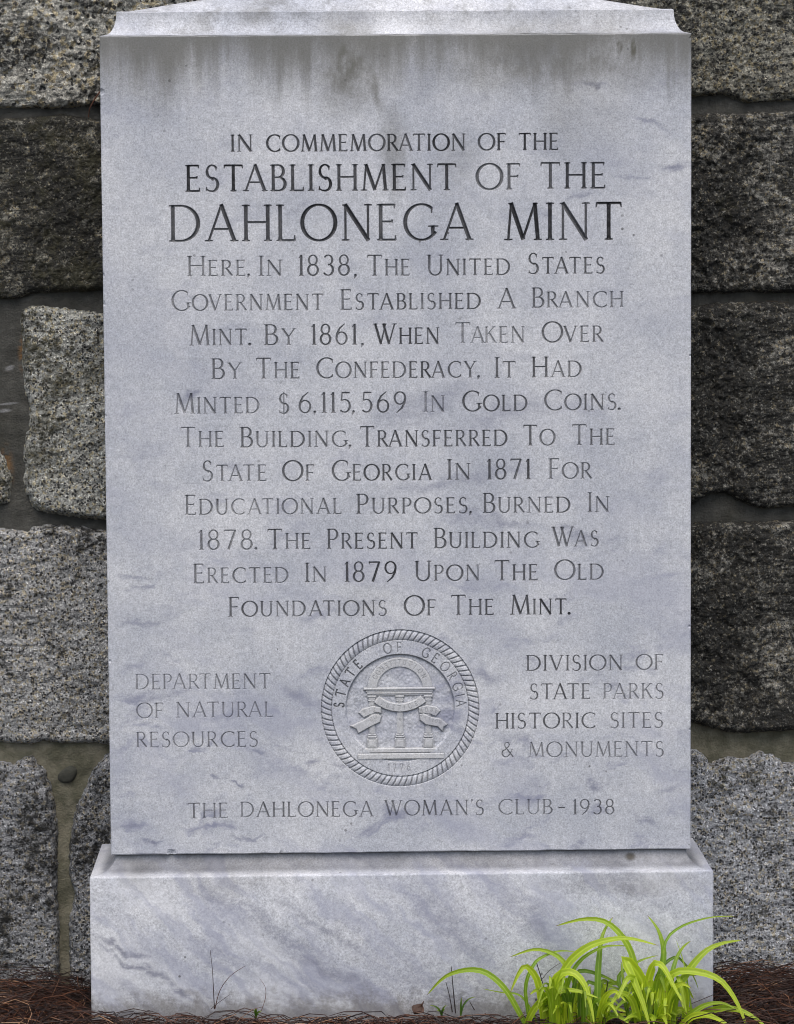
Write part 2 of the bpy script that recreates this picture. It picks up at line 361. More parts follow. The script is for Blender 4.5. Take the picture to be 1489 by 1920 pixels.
stone([(-330, 224), (40, 222), (110, 214), (180, 224), (560, 222), (560, 548), (190, 545), (60, 550), (30, 561), (-330, 562)], MG['black'], 102, 'black mossy granite block')
stone([(-400, 580), (-60, 580), (-40, 700), (-8, 840), (8, 865), (18, 900), (15, 945), (-20, 950), (-400, 950)], MG['pale'], 103)
stone([(38, 585), (60, 572), (120, 577), (200, 590), (620, 585), (620, 965), (200, 975), (110, 967), (65, 955), (48, 925), (42, 900), (50, 875), (40, 850), (52, 800), (55, 770), (45, 720), (40, 650)], MG['pale'], 104, 'pale granite block with olive cast')
stone([(-400, 985), (0, 990), (50, 998), (62, 988), (100, 985), (200, 996), (500, 995), (500, 1395), (200, 1397), (110, 1396), (80, 1391), (55, 1398), (0, 1394), (-400, 1396)], MG['grey'], 105, 'large light grey granite block')
stone([(-500, 1425), (0, 1428), (22, 1434), (50, 1420), (60, 1419), (68, 1436), (84, 1446), (94, 1478), (101, 1500), (106, 1560), (107, 1700), (112, 1860), (-500, 1900)], MG['mid'], 106, 'dark grey granite block', .024)
stone([(206, 1410), (184, 1432), (172, 1450), (163, 1474), (150, 1502), (140, 1524), (131, 1560), (129, 1640), (139, 1680), (130, 1720), (132, 1870), (640, 1870), (640, 1412)], MG['mid'], 107, None, .026)
stone([(470, -230), (1900, -230), (1900, 186), (1489, 189), (1400, 191), (1360, 178), (1297, 180), (470, 195)], MG['brown'], 108, 'olive brown granite block', .024, 1.1)
stone([(600, 215), (1297, 214), (1400, 212), (1489, 207), (1850, 208), (1850, 548), (1489, 547), (1297, 551), (600, 550)], MG['dark'], 109, 'dark pitted granite block', .024, 1.5)
stone([(660, 582), (1297, 573), (1370, 566), (1489, 568), (2000, 570), (2000, 950), (1489, 949), (1430, 955), (1390, 940), (1362, 925), (1330, 928), (1297, 950), (660, 960)], MG['dark'], 110, None, .026, 1.4)
stone([(540, 990), (1297, 980), (1489, 979), (1780, 978), (1780, 1376), (1489, 1372), (1380, 1376), (1320, 1362), (1297, 1355), (540, 1385)], MG['dark'], 111, 'dark smooth-edged granite block', .026, 1.3)
stone([(680, 1415), (1297, 1408), (1316, 1416), (1330, 1434), (1360, 1425), (1400, 1425), (1425, 1412), (1445, 1418), (1470, 1434), (1489, 1436), (1900, 1430), (1900, 1860), (680, 1860)], MG['light'], 112, 'light bluish grey granite block', .026, 1.0)
# blocks outside the frame and behind the monument
rs = random.Random(4); kinds = ['mid', 'grey', 'dark', 'pale', 'brown', 'light']
def rect(x0, x1, z0, z1): return [(x0, z0), (x1, z0), (x1, z1), (x0, z1)]
def zz(py): return at(744, py, .302)[2]
rows = [(1860, 1422), (1385, 988), (957, 582), (550, 218), (193, -230)]
left_in = [-500, -400, -400, -330, -400]; right_in = [1900, 1780, 2000, 1850, 1900]
gaps = [None, (520, 520), (640, 640), (580, 580), (450, 450)]
sd_ = 300
for (pb, pt), li, ri in zip(rows, left_in, right_in):
    z0, z1 = zz(pb), zz(pt); xl = at(li, 900, .302)[0]-.02; xr = at(ri, 900, .302)[0]+.02
    while xl > -2.5:
        wd = min(rs.uniform(.4, .7), xl+2.58); sd_ += 3
        stone(rect(xl-wd, xl, z0, z1), MG[rs.choice(kinds)], sd_, vis=False, px=False); xl -= wd+.022
    while xr < 2.5:
        wd = min(rs.uniform(.4, .7), 2.58-xr); sd_ += 3
        stone(rect(xr, xr+wd, z0, z1), MG[rs.choice(kinds)], sd_, vis=False, px=False); xr += wd+.022
for k, (z0, z1) in enumerate([(zz(-252), 2.68)]):
    x = -2.58
    while x < 2.5:
        wd = min(rs.uniform(.45, .75), 2.58-x); sd_ += 3
        stone(rect(x, x+wd, z0, z1), MG[rs.choice(kinds)], sd_, vis=False, px=False); x += wd+.022
# pebble set in the wide mortar joint
c = at(127, 1453, YM-.004); n = 20; V = [(0, -.0030, 0)]; F = []
for r_, d_ in ((.5, -.0028), (.85, -.0012), (1, .004)):
    for i in range(n):
        a = 2*math.pi*i/n; e = 1+.10*math.sin(2*a+1)+.06*math.sin(3*a)
        ca, sa = .020*r_*e*math.cos(a), .0165*r_*e*math.sin(a); ca, sa = rot(ca, sa, .5); V.append((ca, d_, sa))
T3 = [(0, 1+i, 1+(i+1) % n, 1+(i+1) % n) for i in range(n)]
me = bpy.data.meshes.new('pebble'); me.from_pydata(V, [], [(0, 1+i, 1+(i+1) % n) for i in range(n)]+[(1+k*n+i, 1+(k+1)*n+i, 1+(k+1)*n+(i+1) % n, 1+k*n+(i+1) % n) for k in range(2) for i in range(n)])
me.shade_smooth(); pb = link('pebble', me, M_PEB, wall, label='dark oval pebble set in the mortar'); pb.location = (c[0], c[1]-YM, c[2])

# ================================================================ MONUMENT
mon = link('marble_monument', None, label='pale grey marble memorial slab with carved inscription and round seal on a marble plinth', category='monument')
SW, SB, ST_ = .55, .300, .300+1.5372      # half width, slab bottom, slab top edge
G = .0007
U = np.arange(-SW, SW+G*.5, G); Wz = np.arange(SB, ST_+G*.5, G); nU, nW = len(U), len(Wz)
Hm = np.zeros((nW, nU), np.float32); GR = np.zeros((nW, nU), np.float32); ID = np.zeros((nW, nU), np.int16)

# ---- letter skeletons: strokes in units of the capital height
def seg(x0, y0, x1, y1, a, b=None): return [(x0, y0, a), (x1, y1, a if b is None else b)]
def arc(cx, cy, rx, ry, a0, a1, th=1.0, tn=.55, n=26, pw=1.3):
    o = []
    for i in range(n+1):
        a = math.radians(a0+(a1-a0)*i/n); c_, s_ = math.cos(a), math.sin(a)
        o.append((cx+rx*c_, cy+ry*s_, tn+(th-tn)*abs(c_)**pw))
    return o
def sf(x, y, dx=.065): return [(x-dx*1.6, y, .34), (x, y, .52), (x+dx*1.6, y, .34)]      # serif bar
def stem(x, y0=0, y1=1, wd=1.0, s0=True, s1=True):
    o = [[(x, y0, wd*1.2), (x, y0+.12, wd), (x, y1-.12, wd), (x, y1, wd*1.2)]]
    if s0: o.append(sf(x, y0))
    if s1: o.append(sf(x, y1))
    return o
def tick(x, y, dy): return [seg(x, y, x, y+dy, .6, .3)]
GL = {}
GL['A'] = (.80, [seg(.05, 0, .40, 1.02, .62), seg(.40, 1.02, .75, 0, 1.05), seg(.17, .33, .64, .33, .55), sf(.05, 0), sf(.75, 0)])
GL['B'] = (.52, stem(.07)+[[(.07, 1, .55), (.25, 1, .55)]+arc(.25, .76, .20, .24, 90, -90, 1, .55)+[(.07, .52, .5)], [(.07, .52, .5), (.27, .52, .5)]+arc(.27, .26, .24, .26, 90, -90, 1.05, .55)+[(.07, 0, .55)]])
GL['C'] = (.80, [arc(.50, .5, .46, .51, 52, 308, 1.05, .55), tick(.785, .90, -.14)[0], tick(.785, .10, .10)[0]])
GL['D'] = (.80, stem(.07)+[[(.07, 1, .55), (.28, 1, .55)]+arc(.28, .5, .48, .5, 90, -90, 1.1, .55, 34)+[(.07, 0, .55)]])
GL['E'] = (.50, stem(.07)+[seg(.07, 1, .44, 1, .6), seg(.07, .52, .38, .52, .55), seg(.07, 0, .47, 0, .6)]+tick(.445, 1, -.10)+tick(.385, .565, -.09)+tick(.475, 0, .12))
GL['F'] = (.47, stem(.07)+[seg(.07, 1, .45, 1, .6), seg(.07, .50, .38, .50, .55)]+tick(.455, 1, -.10)+tick(.385, .545, -.09))
GL['G'] = (.86, [arc(.49, .5, .45, .51, 52, 326, 1.05, .55), tick(.77, .90, -.14)[0], [(.80, .12, .8), (.80, .38, 1.1)], sf(.81, .38, .085)])
GL['H'] = (.74, stem(.07)+stem(.67)+[seg(.07, .52, .67, .52, .6)])
GL['I'] = (.14, stem(.07))
GL['J'] = (.34, [[(.24, 1, 1.1), (.24, .25, 1), (.18, .06, .8), (.04, 0, .5)], sf(.24, 1)])
GL['K'] = (.64, stem(.07)+[seg(.09, .46, .52, 1, .6), seg(.24, .62, .60, 0, 1.0), sf(.53, 1), sf(.6, 0)])
GL['L'] = (.48, stem(.07)+[seg(.07, 0, .46, 0, .6)]+tick(.465, 0, .14))
GL['M'] = (.92, [seg(.06, 0, .14, 1, .62), seg(.14, 1, .46, .02, 1.1), seg(.46, .02, .78, 1, .65), seg(.78, 1, .86, 0, 1.05), sf(.06, 0), sf(.86, 0), seg(.07, 1, .16, 1, .35), seg(.76, 1, .85, 1, .35)])
GL['N'] = (.78, [seg(.08, 0, .08, 1, .62), seg(.08, 1, .70, 0, 1.15), seg(.70, 0, .70, 1, .62), sf(.08, 0), sf(.70, 1), seg(.0, 1, .10, 1, .35)])
GL['O'] = (.98, [arc(.49, .5, .455, .51, 0, 360, 1.1, .6, 44)])
GL['P'] = (.52, stem(.07)+[[(.07, 1, .55), (.26, 1, .55)]+arc(.26, .735, .22, .265, 90, -90, 1, .5)+[(.09, .47, .45)]])
GL['R'] = (.60, stem(.07)+[[(.07, 1, .55), (.26, 1, .55)]+arc(.26, .745, .21, .255, 90, -90, 1, .5)+[(.09, .49, .45)], seg(.25, .49, .58, .0, .95, 1.05)])
GL['S'] = (.50, [arc(.25, .755, .185, .255, 40, 180, .8, .55, 14)[:]+arc(.25, .755, .185, .255, 180, 262, .95, .7, 8), [(.225, .503, .85), (.30, .46, 1.1)], arc(.25, .25, .21, .265, 78, -90, 1.0, .6, 18)+[(.14, .0, .5), (.05, .06, .5)], tick(.40, .95, -.15)[0], tick(.045, .02, .14)[0]])
GL['T'] = (.68, stem(.34, s1=False)+[seg(.03, 1, .65, 1, .65), seg(.02, 1.01, .0, .89, .55, .3), seg(.66, 1.01, .68, .89, .55, .3)])
GL['U'] = (.72, [[(.08, 1, 1.2), (.08, .35, 1.0)]+arc(.36, .30, .28, .31, 180, 360, .9, .6, 18)+[(.64, 1, .62)], sf(.08, 1), sf(.64, 1)])
GL['V'] = (.76, [seg(.05, 1, .39, 0, 1.1), seg(.39, 0, .71, 1, .62), sf(.05, 1), sf(.71, 1)])
GL['W'] = (1.08, [seg(.05, 1, .33, 0, 1.05), seg(.33, 0, .56, 1, .62), seg(.46, 1, .73, 0, 1.05), seg(.73, 0, 1.02, 1, .62), sf(.05, 1), sf(.5, 1), sf(1.02, 1)])
GL['X'] = (.7, [seg(.05, 1, .65, 0, 1.1), seg(.05, 0, .65, 1, .6)])
GL['Y'] = (.70, [seg(.05, 1, .36, .48, 1.05), seg(.36, .48, .66, 1, .62), [(.36, .48, 1.0), (.36, 0, 1.15)], sf(.05, 1), sf(.66, 1), sf(.36, 0)])
GL['1'] = (.20, [[(.13, 0, 1.15), (.13, 1, 1.0)], seg(.03, .88, .13, 1, .5), sf(.13, 0)])
GL['3'] = (.50, [arc(.24, .76, .19, .245, 140, -85, .9, .55, 20), arc(.23, .27, .23, .275, 85, -140, 1, .55, 20)])
GL['5'] = (.50, [seg(.12, .99, .44, .99, .75), seg(.12, .99, .09, .58, .6), [(.09, .58, .5), (.15, .62, .6)]+arc(.22, .32, .235, .32, 90, -130, 1.0, .6, 22)])
GL['6'] = (.58, [arc(.29, .30, .24, .31, 0, 360, .9, .6, 30), [(.05, .32, 1.0), (.09, .55, 1.0), (.20, .80, .8), (.44, 1.03, .45)]])
GL['7'] = (.54, [seg(.03, .99, .50, .99, .75), seg(.50, .99, .20, 0, .95, 1.1), tick(.03, .99, -.1)[0]])
GL['8'] = (.54, [arc(.27, .755, .185, .25, 0, 360, .85, .6, 28), arc(.27, .26, .225, .27, 0, 360, 1.0, .65, 28)])
GL['9'] = (.58, [arc(.29, .70, .24, .31, 0, 360, .9, .6, 30), [(.53, .68, 1.0), (.49, .45, 1.0), (.38, .20, .8), (.14, -.03, .45)]])
GL['.'] = (.10, [seg(.05, .03, .055, .03, 1.35)])
GL[','] = (.10, [[(.06, .03, 1.25), (.055, -.02, .9), (.02, -.13, .3)]])
GL["'"] = (.10, [[(.06, 1.0, 1.15), (.05, .93, .8), (.03, .84, .3)]])
GL['-'] = (.36, [seg(.02, .45, .32, .45, .75)])
GL['$'] = (.50, GL['S'][1]+[seg(.25, -.08, .25, 1.08, .5)])
GL['&'] = (.72, [[(.70, .0, .9), (.30, .56, .9), (.20, .72, .7)]+arc(.33, .82, .14, .17, 190, -10, .7, .5, 12)+[(.42, .68, .6), (.20, .47, .7)]+arc(.25, .25, .22, .26, 130, 290, 1, .6, 14)+[(.50, .15, .7), (.66, .50, .5)], seg(.58, .5, .72, .5, .35)])
def sans(strokes):
    o = [s for s in strokes if not (len(s) == 3 and s[0][2] == .34)]
    return o+[seg(.56, .44, .82, .44, 1)] if strokes is GL['G'][1] else o

def carve(strokes, ox, oz, h, sx, wt, slope, dark, idn, ang=0.0, base_field=None, plain=False, rnd=.34):
    """cut V grooves for one letter; ox, oz = foot of its left side, ang turns it about that point"""
    pts = []
    for s in strokes:
        q = [(rot(x*sx*h, y*h, ang)[0]+ox, rot(x*sx*h, y*h, ang)[1]+oz, (wt if plain else wt*k)*h) for x, y, k in s]
        pts.append(q)
    al = [p for q in pts for p in q]; m = wt*h*1.1+.0015
    i0 = max(0, int((min(p[0] for p in al)-m+SW)/G)); i1 = min(nU, int((max(p[0] for p in al)+m+SW)/G)+2)
    j0 = max(0, int((min(p[1] for p in al)-m-SB)/G)); j1 = min(nW, int((max(p[1] for p in al)+m-SB)/G)+2)
    x, z = np.meshgrid(U[i0:i1], Wz[j0:j1]); D = np.full(x.shape, -1.0)
    for q in pts:
        closed = abs(q[0][0]-q[-1][0])+abs(q[0][1]-q[-1][1]) < 1e-5; nq = len(q)
        for k_ in range(nq-1):
            (ax, ay, aw), (bx, by, bw) = q[k_], q[k_+1]
            ex, ey = bx-ax, by-ay; l2 = ex*ex+ey*ey+1e-14; ll = math.sqrt(l2); tt = ((x-ax)*ex+(z-ay)*ey)/l2; t = np.clip(tt, 0, 1)
            d_ = (aw+(bw-aw)*t)*.5-np.hypot(x-ax-t*ex, z-ay-t*ey)
            if not closed and ll > .002:
                if k_ == 0: d_ = np.minimum(d_, tt*ll+aw*.22)
                if k_ == nq-2: d_ = np.minimum(d_, (1-tt)*ll+bw*.22)
            D = np.maximum(D, d_)
    D = D+.00012*vnoise(x, z, .003, 77)
    dp = np.clip(D, 0, None)*slope
    patch = Hm[j0:j1, i0:i1]; hit = D > 0
    patch[hit] -= dp[hit] if base_field is None else dp[hit]
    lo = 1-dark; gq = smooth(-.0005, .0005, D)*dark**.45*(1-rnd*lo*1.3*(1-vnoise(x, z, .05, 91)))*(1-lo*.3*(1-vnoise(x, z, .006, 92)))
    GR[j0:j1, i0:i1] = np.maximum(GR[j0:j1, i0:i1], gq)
    near = D > -.0010
    ID[j0:j1, i0:i1][near] = idn

TRK = .20; SMALL = 900
letters = []; NEXT = [1]
def word(txt, x0, x1, yb, cap, dark, li, split, small=.79, wt=.118, slope=1.3):
    """txt between photograph columns x0..x1 with its foot on row yb, capital height cap (photo pixels)"""
    a = at(x0, yb); b = at(x1, yb-(x1-x0)*.0055); W_ = b[0]-a[0]; H_ = cap*.001
    items = []; tot = 0
    for i, ch in enumerate(txt):
        sc_ = 1.0
        if ch.islower(): sc_ = small
        g = ch.upper(); wdt = GL[g][0]*sc_; items.append((g, sc_, wdt, tot)); tot += wdt
        if i < len(txt)-1:
            nxt = txt[i+1]; tr = TRK*(.92 if nxt.islower() else 1)
            if nxt in '.,': tr *= .45
            pair = (g+nxt.upper())
            if pair in ('AT', 'TA', 'AV', 'VA', 'AW', 'WA', 'AY', 'LT', 'RT', 'PA', 'RA', 'LA', 'AK', 'OV', 'OW'): tr *= .35
            if g in 'O' or nxt in 'Oo': tr *= .8
            tot += tr
    k = W_/(tot*H_)
    for g, sc_, wdt, off in items:
        dk = dark*random.uniform(.86, 1.05)
        if split: idn = NEXT[0]; NEXT[0] += 1; letters.append((idn, li))
        else: idn = SMALL
        wtt = wt*(1.0 if sc_ == 1.0 else 1.12)
        carve(GL[g][1], a[0]+off*k*H_, a[2]+(b[2]-a[2])*off/tot, H_*sc_, k, wtt, slope, min(dk, 1), idn)

LINES = [
 ('IN COMMEMORATION OF THE', [('IN', 434, 473, 284, 30, .98), ('COMMEMORATION', 500, 872, 284, 30, .97), ('OF', 897, 948, 281.5, 30, .97), ('THE', 973.5, 1046.5, 281, 30, .95)], dict(wt=.146)),
 ('ESTABLISHMENT OF THE', [('ESTABLISHMENT', 350, 855, 358.5, 47, .98), ('OF', 893, 975, 355, 46.5, .92), ('THE', 1014.5, 1135, 353, 46.5, .96)], dict(wt=.126)),
 ('DAHLONEGA MINT', [('DAHLONEGA', 320, 884, 452, 65, .95), ('MINT', 949, 1165, 449.5, 67, .97)], dict(wt=.110)),
 ('HERE, IN 1838, THE UNITED STATES', [('Here,', 353, 468, 517.5, 36, .75), ('In', 487, 528, 517, 36, .72), ('1838', 560, 656, 516.5, 37, .85), (',', 663, 669, 517.5, 36, .8), ('The', 689.5, 768, 516.5, 37, .82), ('United', 802, 956, 516, 37, .78), ('States', 990.5, 1133.5, 513, 37, .85)], {}),
 ('GOVERNMENT ESTABLISHED A BRANCH', [('Government', 322.5, 606, 582.5, 36.5, .72), ('Established', 640, 901, 580.5, 36.5, .82), ('A', 934, 966, 578, 36, .8), ('Branch', 998.5, 1168, 576.5, 36, .72)], {}),
 ('MINT. BY 1861, WHEN TAKEN OVER', [('Mint.', 357, 470, 647.5, 37, .68), ('By', 497, 553.5, 646.5, 37, .74), ('1861', 584, 668, 646, 37, .84), (',', 676, 682, 647, 37, .6), ('When', 702, 823, 645, 37, .92), ('Taken', 854.5, 983, 643, 37, .62), ('Over', 1016.5, 1130.5, 641.5, 37, .8)], {}),
 ('BY THE CONFEDERACY, IT HAD', [('By', 398, 452, 710.5, 37, .7), ('The', 481, 561.5, 709.5, 37, .78), ('Confederacy,', 594, 899, 709, 37, .82), ('It', 929, 966.5, 708, 37, .82), ('Had', 998.5, 1090, 707, 37, .8)], {}),
 ('MINTED $6,115,569 IN GOLD COINS.', [('Minted', 329, 486, 775.5, 37, .6), ('$', 523, 542, 775, 36, .68), ('6,', 560, 592, 774, 37, .74), ('115', 602.5, 658, 773.5, 37, .86), (',', 660, 665, 773, 36, .75), ('569', 678, 762, 773, 37, .85), ('In', 795.5, 833.5, 772, 37, .6), ('Gold', 867.5, 988.5, 771, 37, .8), ('Coins.', 1021, 1163, 769, 37, .76)], {}),
 ('THE BUILDING, TRANSFERRED TO THE', [('The', 339.5, 419.5, 838.5, 36.5, .7), ('Building,', 452, 658, 838.5, 36.5, .74), ('Transferred', 676, 951, 837.5, 37, .84), ('To', 982, 1041, 835, 37, .76), ('The', 1073, 1152.5, 834, 37, .76)], {}),
 ('STATE OF GEORGIA IN 1871 FOR', [('State', 380, 499.5, 902, 37, .6), ('Of', 530, 589, 901.5, 37, .8), ('Georgia', 623, 809, 901, 37, .85), ('In', 840, 881.5, 899, 37, .75), ('1871', 913, 993.5, 898.5, 37, .88), ('For', 1030, 1109, 897.5, 37, .68)], {}),
 ('EDUCATIONAL PURPOSES, BURNED IN', [('Educational', 348.5, 640, 965, 36, .66), ('Purposes,', 670, 884, 963, 36, .78), ('Burned', 907, 1069, 961.5, 36, .78), ('In', 1103.5, 1142, 960, 36, .68)], {}),
 ('1878. THE PRESENT BUILDING WAS', [('1878.', 372.5, 482, 1030.5, 36, .6), ('The', 502.5, 582, 1029.5, 36.5, .8), ('Present', 614.5, 783, 1029, 36.5, .88), ('Building', 815, 1010, 1027.5, 36.5, .82), ('Was', 1036, 1122, 1024.5, 36, .72)], {}),
 ('ERECTED IN 1879 UPON THE OLD', [('Erected', 364, 540.5, 1093.5, 35.5, .64), ('In', 573.5, 612, 1091, 35, .86), ('1879', 646, 744, 1090.5, 36.5, .96), ('Upon', 779, 899, 1089, 36.5, .76), ('The', 928, 1008, 1088, 36.5, .84), ('Old', 1040, 1131.5, 1087, 36.5, .76)], {}),
 ('FOUNDATIONS OF THE MINT.', [('Foundations', 430, 725, 1156, 35.5, .78), ('Of', 758, 816.5, 1154, 36.5, .88), ('The', 846.5, 925.5, 1153, 36.5, .88), ('Mint.', 958.5, 1069, 1152, 36, .92)], {}),
 ('DEPARTMENT', [('DEPARTMENT', 255, 507, 1292.5, 28, .62)], dict(wt=.108)),
 ('OF NATURAL', [('OF', 256, 306, 1346.5, 28, .58), ('NATURAL', 331.5, 512, 1345, 28, .6)], dict(wt=.108)),
 ('RESOURCES', [('RESOURCES', 256.5, 483.5, 1401, 28, .62)], dict(wt=.108)),
 ('DIVISION OF', [('DIVISION', 988, 1167, 1257.5, 28.5, .84), ('OF', 1192.5, 1243, 1255.5, 28, .66)], dict(wt=.116)),
 ('STATE PARKS', [('STATE', 994, 1106.5, 1311, 28.5, .84), ('PARKS', 1132, 1244, 1310.5, 28.5, .62)], dict(wt=.116)),
 ('HISTORIC SITES', [('HISTORIC', 930, 1116, 1366, 28.5, .84), ('SITES', 1144.5, 1243, 1365, 28.5, .7)], dict(wt=.116)),
 ('& MONUMENTS', [('&', 941, 962.5, 1419.5, 28, .62), ('MONUMENTS', 992, 1244.5, 1419.5, 28, .58)], dict(wt=.108)),
 ("THE DAHLONEGA WOMAN'S CLUB - 1938", [('THE', 353, 427, 1534, 28, .74), ('DAHLONEGA', 452, 699, 1532, 28, .74), ("WOMAN'S", 722, 907, 1529, 28, .72), ('CLUB', 935, 1035, 1527, 28, .68), ('-', 1047, 1060, 1527, 28, .8), ('1938', 1074.5, 1152, 1527, 28, .74)], dict(wt=.116)),
]
for li, (_, ws, kw) in enumerate(LINES):
    for (t, a, b, y, cp, dk) in ws: word(t, a, b, y, cp, dk, li, li < 14, **kw)

# ---- the round seal, cut as relief (seal coordinates: zoomed-photo units / 4379 -> metres)
S0 = SMALL+1; PARTS = ['rope_border', 'lettered_ring', 'seal_field', 'arch', 'entablature', 'column', 'column', 'column', 'ribbon', 'ribbon', 'ribbon', 'step', 'step', 'date_panel']
IDX = {n: S0+i for i, n in enumerate(PARTS)}
sc_c = at(750.5, 1328); CX, CZ = sc_c[0], sc_c[2]
R0 = .1495
i0 = int((CX-.153+SW)/G); i1 = int((CX+.153+SW)/G); j0 = int((CZ-.153-SB)/G); j1 = int((CZ+.153-SB)/G)
x, z = np.meshgrid(U[i0:i1], Wz[j0:j1]); x = x-CX; z = z-CZ; r = np.hypot(x, z); th = np.arctan2(z, x)
h = np.zeros(x.shape); idm = np.zeros(x.shape, int); gr = np.zeros(x.shape)
# rope border
s = (r-.1395)/.0100
ph = th*84/(2*math.pi)+s*.42; fr = np.abs((ph % 1)-.5)*2        # 0 in the middle of a strand, 1 in the groove
body = .0046*np.sqrt(np.clip(1-s*s, 0, 1))-.0042
strand = -.0026*np.clip((fr-.50)/.5, 0, 1)**1.5
rope = body+strand
inr = (np.abs(s) < 1); h = np.where(inr, rope, h); idm = np.where(np.abs(s) < 1.06, S0, idm)
gr = np.where(inr, .62*smooth(.5, .95, fr)*(1-s*s)+.40*smooth(.75, 1, np.abs(s)), gr)
# lettered ring and field
ring = r <= .1295; h = np.where(ring, -.0006, h); idm = np.where(ring, S0+1, idm)
gr = np.where(ring, .3*smooth(.1275, .1295, r), gr)
floor = -.0050
bev = smooth(.1035, .1010, r); fld = r < .1040
h = np.where(fld, -.0006+(floor+.0006)*bev, h); idm = np.where(fld, S0+2, idm)
h = np.where(r < .101, floor+.0007*vnoise(x, z, .012, 31)+.0004*vnoise(x, z, .004, 33), h)
gr = np.where(fld, .36*smooth(.0970, .1020, r)*smooth(-.03, .06, z), gr)  # shade painted below the upper rim of the sunken field
K = 1/4379.0
def cc(px, py): return ((px-750)*K, (735-py)*K)
def sdbox(x0, y0, x1, y1):
    a, b = cc(x0, y1), cc(x1, y0); cx, cz = (a[0]+b[0])/2, (a[1]+b[1])/2; hx, hz = (b[0]-a[0])/2, (b[1]-a[1])/2
    dx, dz = np.abs(x-cx)-hx, np.abs(z-cz)-hz
    return np.hypot(np.maximum(dx, 0), np.maximum(dz, 0))+np.minimum(np.maximum(dx, dz), 0)
def raise_(sd, top, idn, slope=2.2, dome=0.0, hw=.01):
    global h, idm, gr
    v = top-np.clip(sd+.0006, 0, None)*slope
    if dome: v = v+dome*np.clip(-sd/hw, 0, 1)
    m = (v > h) & (sd < .0035)
    edge = smooth(-.0002, .0012, sd)*smooth(.0035, .0012, sd)*(sd < .0035)
    h = np.where(m, v, h); idm = np.where(m, idn, idm); gr = np.where(m & (sd < 0), 0, gr)
    gr = np.maximum(gr, .30*edge)
AR, EN, CO, RI, SP, DP = S0+3, S0+4, S0+5, S0+8, S0+11, S0+13
ax_, az_ = cc(748, 583); ra = np.hypot(x-ax_, z-az_)
sa = np.maximum(np.abs(ra-.0522)-.0088, -(z-az_+.001)); raise_(sa, -.0030, AR)
for b_ in ((450, 566, 1038, 584, -.0012), (466, 584, 1024, 604, -.0026), (476, 604, 1016, 618, -.0018), (470, 618, 1022, 632, -.0030)): raise_(sdbox(*b_[:4]), b_[4], EN)
for k, (cx_, hw_) in enumerate(((516, 25), (747, 26), (982, 25))):
    I_ = CO+k
    raise_(sdbox(cx_-hw_, 640, cx_+hw_, 975), -.0036, I_, 2.0, .0016, .006)
    raise_(sdbox(cx_-36, 630, cx_+36, 648), -.0022, I_); raise_(sdbox(cx_-28, 648, cx_+28, 668), -.0030, I_)
    raise_(sdbox(cx_-30, 668, cx_+30, 676), -.0022, I_); raise_(sdbox(cx_-31, 952, cx_+31, 966), -.0024, I_); raise_(sdbox(cx_-36, 968, cx_+36, 984), -.0018, I_)
    raise_(sdbox(cx_-42, 988, cx_+42, 1068), -.0022, I_); raise_(sdbox(cx_-28, 1002, cx_+28, 1056), -.0018, I_, 3)
raise_(sdbox(443, 1072, 1056, 1106), -.0008, SP); raise_(sdbox(398, 1114, 1110, 1158), .0006, SP+1)
bx_, bz_ = cc(748, 438); rb = np.hypot(x-bx_, z-bz_); an = np.degrees(np.arctan2(x-bx_, -(z-bz_)))
sb_ = np.maximum(np.abs(rb-294*K)-33*K, (np.abs(an)-41)*.00117); raise_(sb_, -.0006, RI, 2.6)
def polyr(P, top, idn): raise_(poly_sdf(x, z, [cc(*p) for p in P]), top, idn, 2.6)
polyr([(408, 772), (440, 742), (520, 716), (592, 728), (592, 776), (545, 768), (470, 800), (450, 812)], -.0014, RI+1)
polyr([(338, 882), (440, 838), (520, 790), (570, 786), (592, 804), (582, 850), (500, 888), (402, 942), (388, 906)], -.0004, RI+1)
polyr([(902, 730), (975, 714), (1050, 730), (1082, 762), (1045, 806), (985, 782), (908, 778)], -.0014, RI+2)
polyr([(912, 790), (945, 782), (1000, 812), (1080, 828), (1138, 876), (1108, 896), (1100, 932), (1060, 892), (960, 874), (915, 836)], -.0004, RI+2)
dpm = (sdbox(600, 1195, 900, 1275) < 0) & (idm == S0+1); idm = np.where(dpm, DP, idm)
h = h+.00012*vnoise(x, z, .003, 57)
blk = (slice(j0, j1), slice(i0, i1)); m = idm > 0
Hm[blk] = np.where(m, h, Hm[blk]); ID[blk] = np.where(m, idm, ID[blk]); GR[blk] = np.where(m, gr, GR[blk])
def arc_text(txt, cx, cz, rad, angs, hgt, wt, slope, dark, idn, sx=.8, flip=False):
    for ch, a in zip(txt, angs):
        if ch == ' ': continue
        a = math.radians(a); wd = GL[ch][0]*hgt*sx; tang = a-math.pi/2 if not flip else a+math.pi/2
        px_, pz_ = cx+rad*math.cos(a), cz+rad*math.sin(a)
        ox = px_-math.cos(tang)*wd/2+math.sin(tang)*hgt/2; oz = pz_-math.sin(tang)*wd/2-math.cos(tang)*hgt/2
        carve(sans(GL[ch][1]), ox, oz, hgt, sx, wt, slope, dark, idn, tang, plain=True)
RT = .1158
arc_text('STATE', CX, CZ, RT, [176.5, 165.5, 154.5, 143.8, 133.6], .0185, .150, 1.1, .80, S0+1, .82)
arc_text('OF', CX, CZ, RT, [101.6, 90.8], .0185, .14, 1.0, .5, S0+1, .84)
arc_text('GEORGIA', CX, CZ, RT, [64.8, 54.6, 42.4, 31.2, 20.0, 11.5, 4.0], .0185, .14, 1.0, .58, S0+1, .84)
arc_text('CONSTITUTION', CX+ax_, CZ+az_, .0522, [153, 141.5, 130, 119, 108.5, 99, 90, 79.5, 68, 56, 42, 29], .0095, .17, .8, .22, AR, .72)
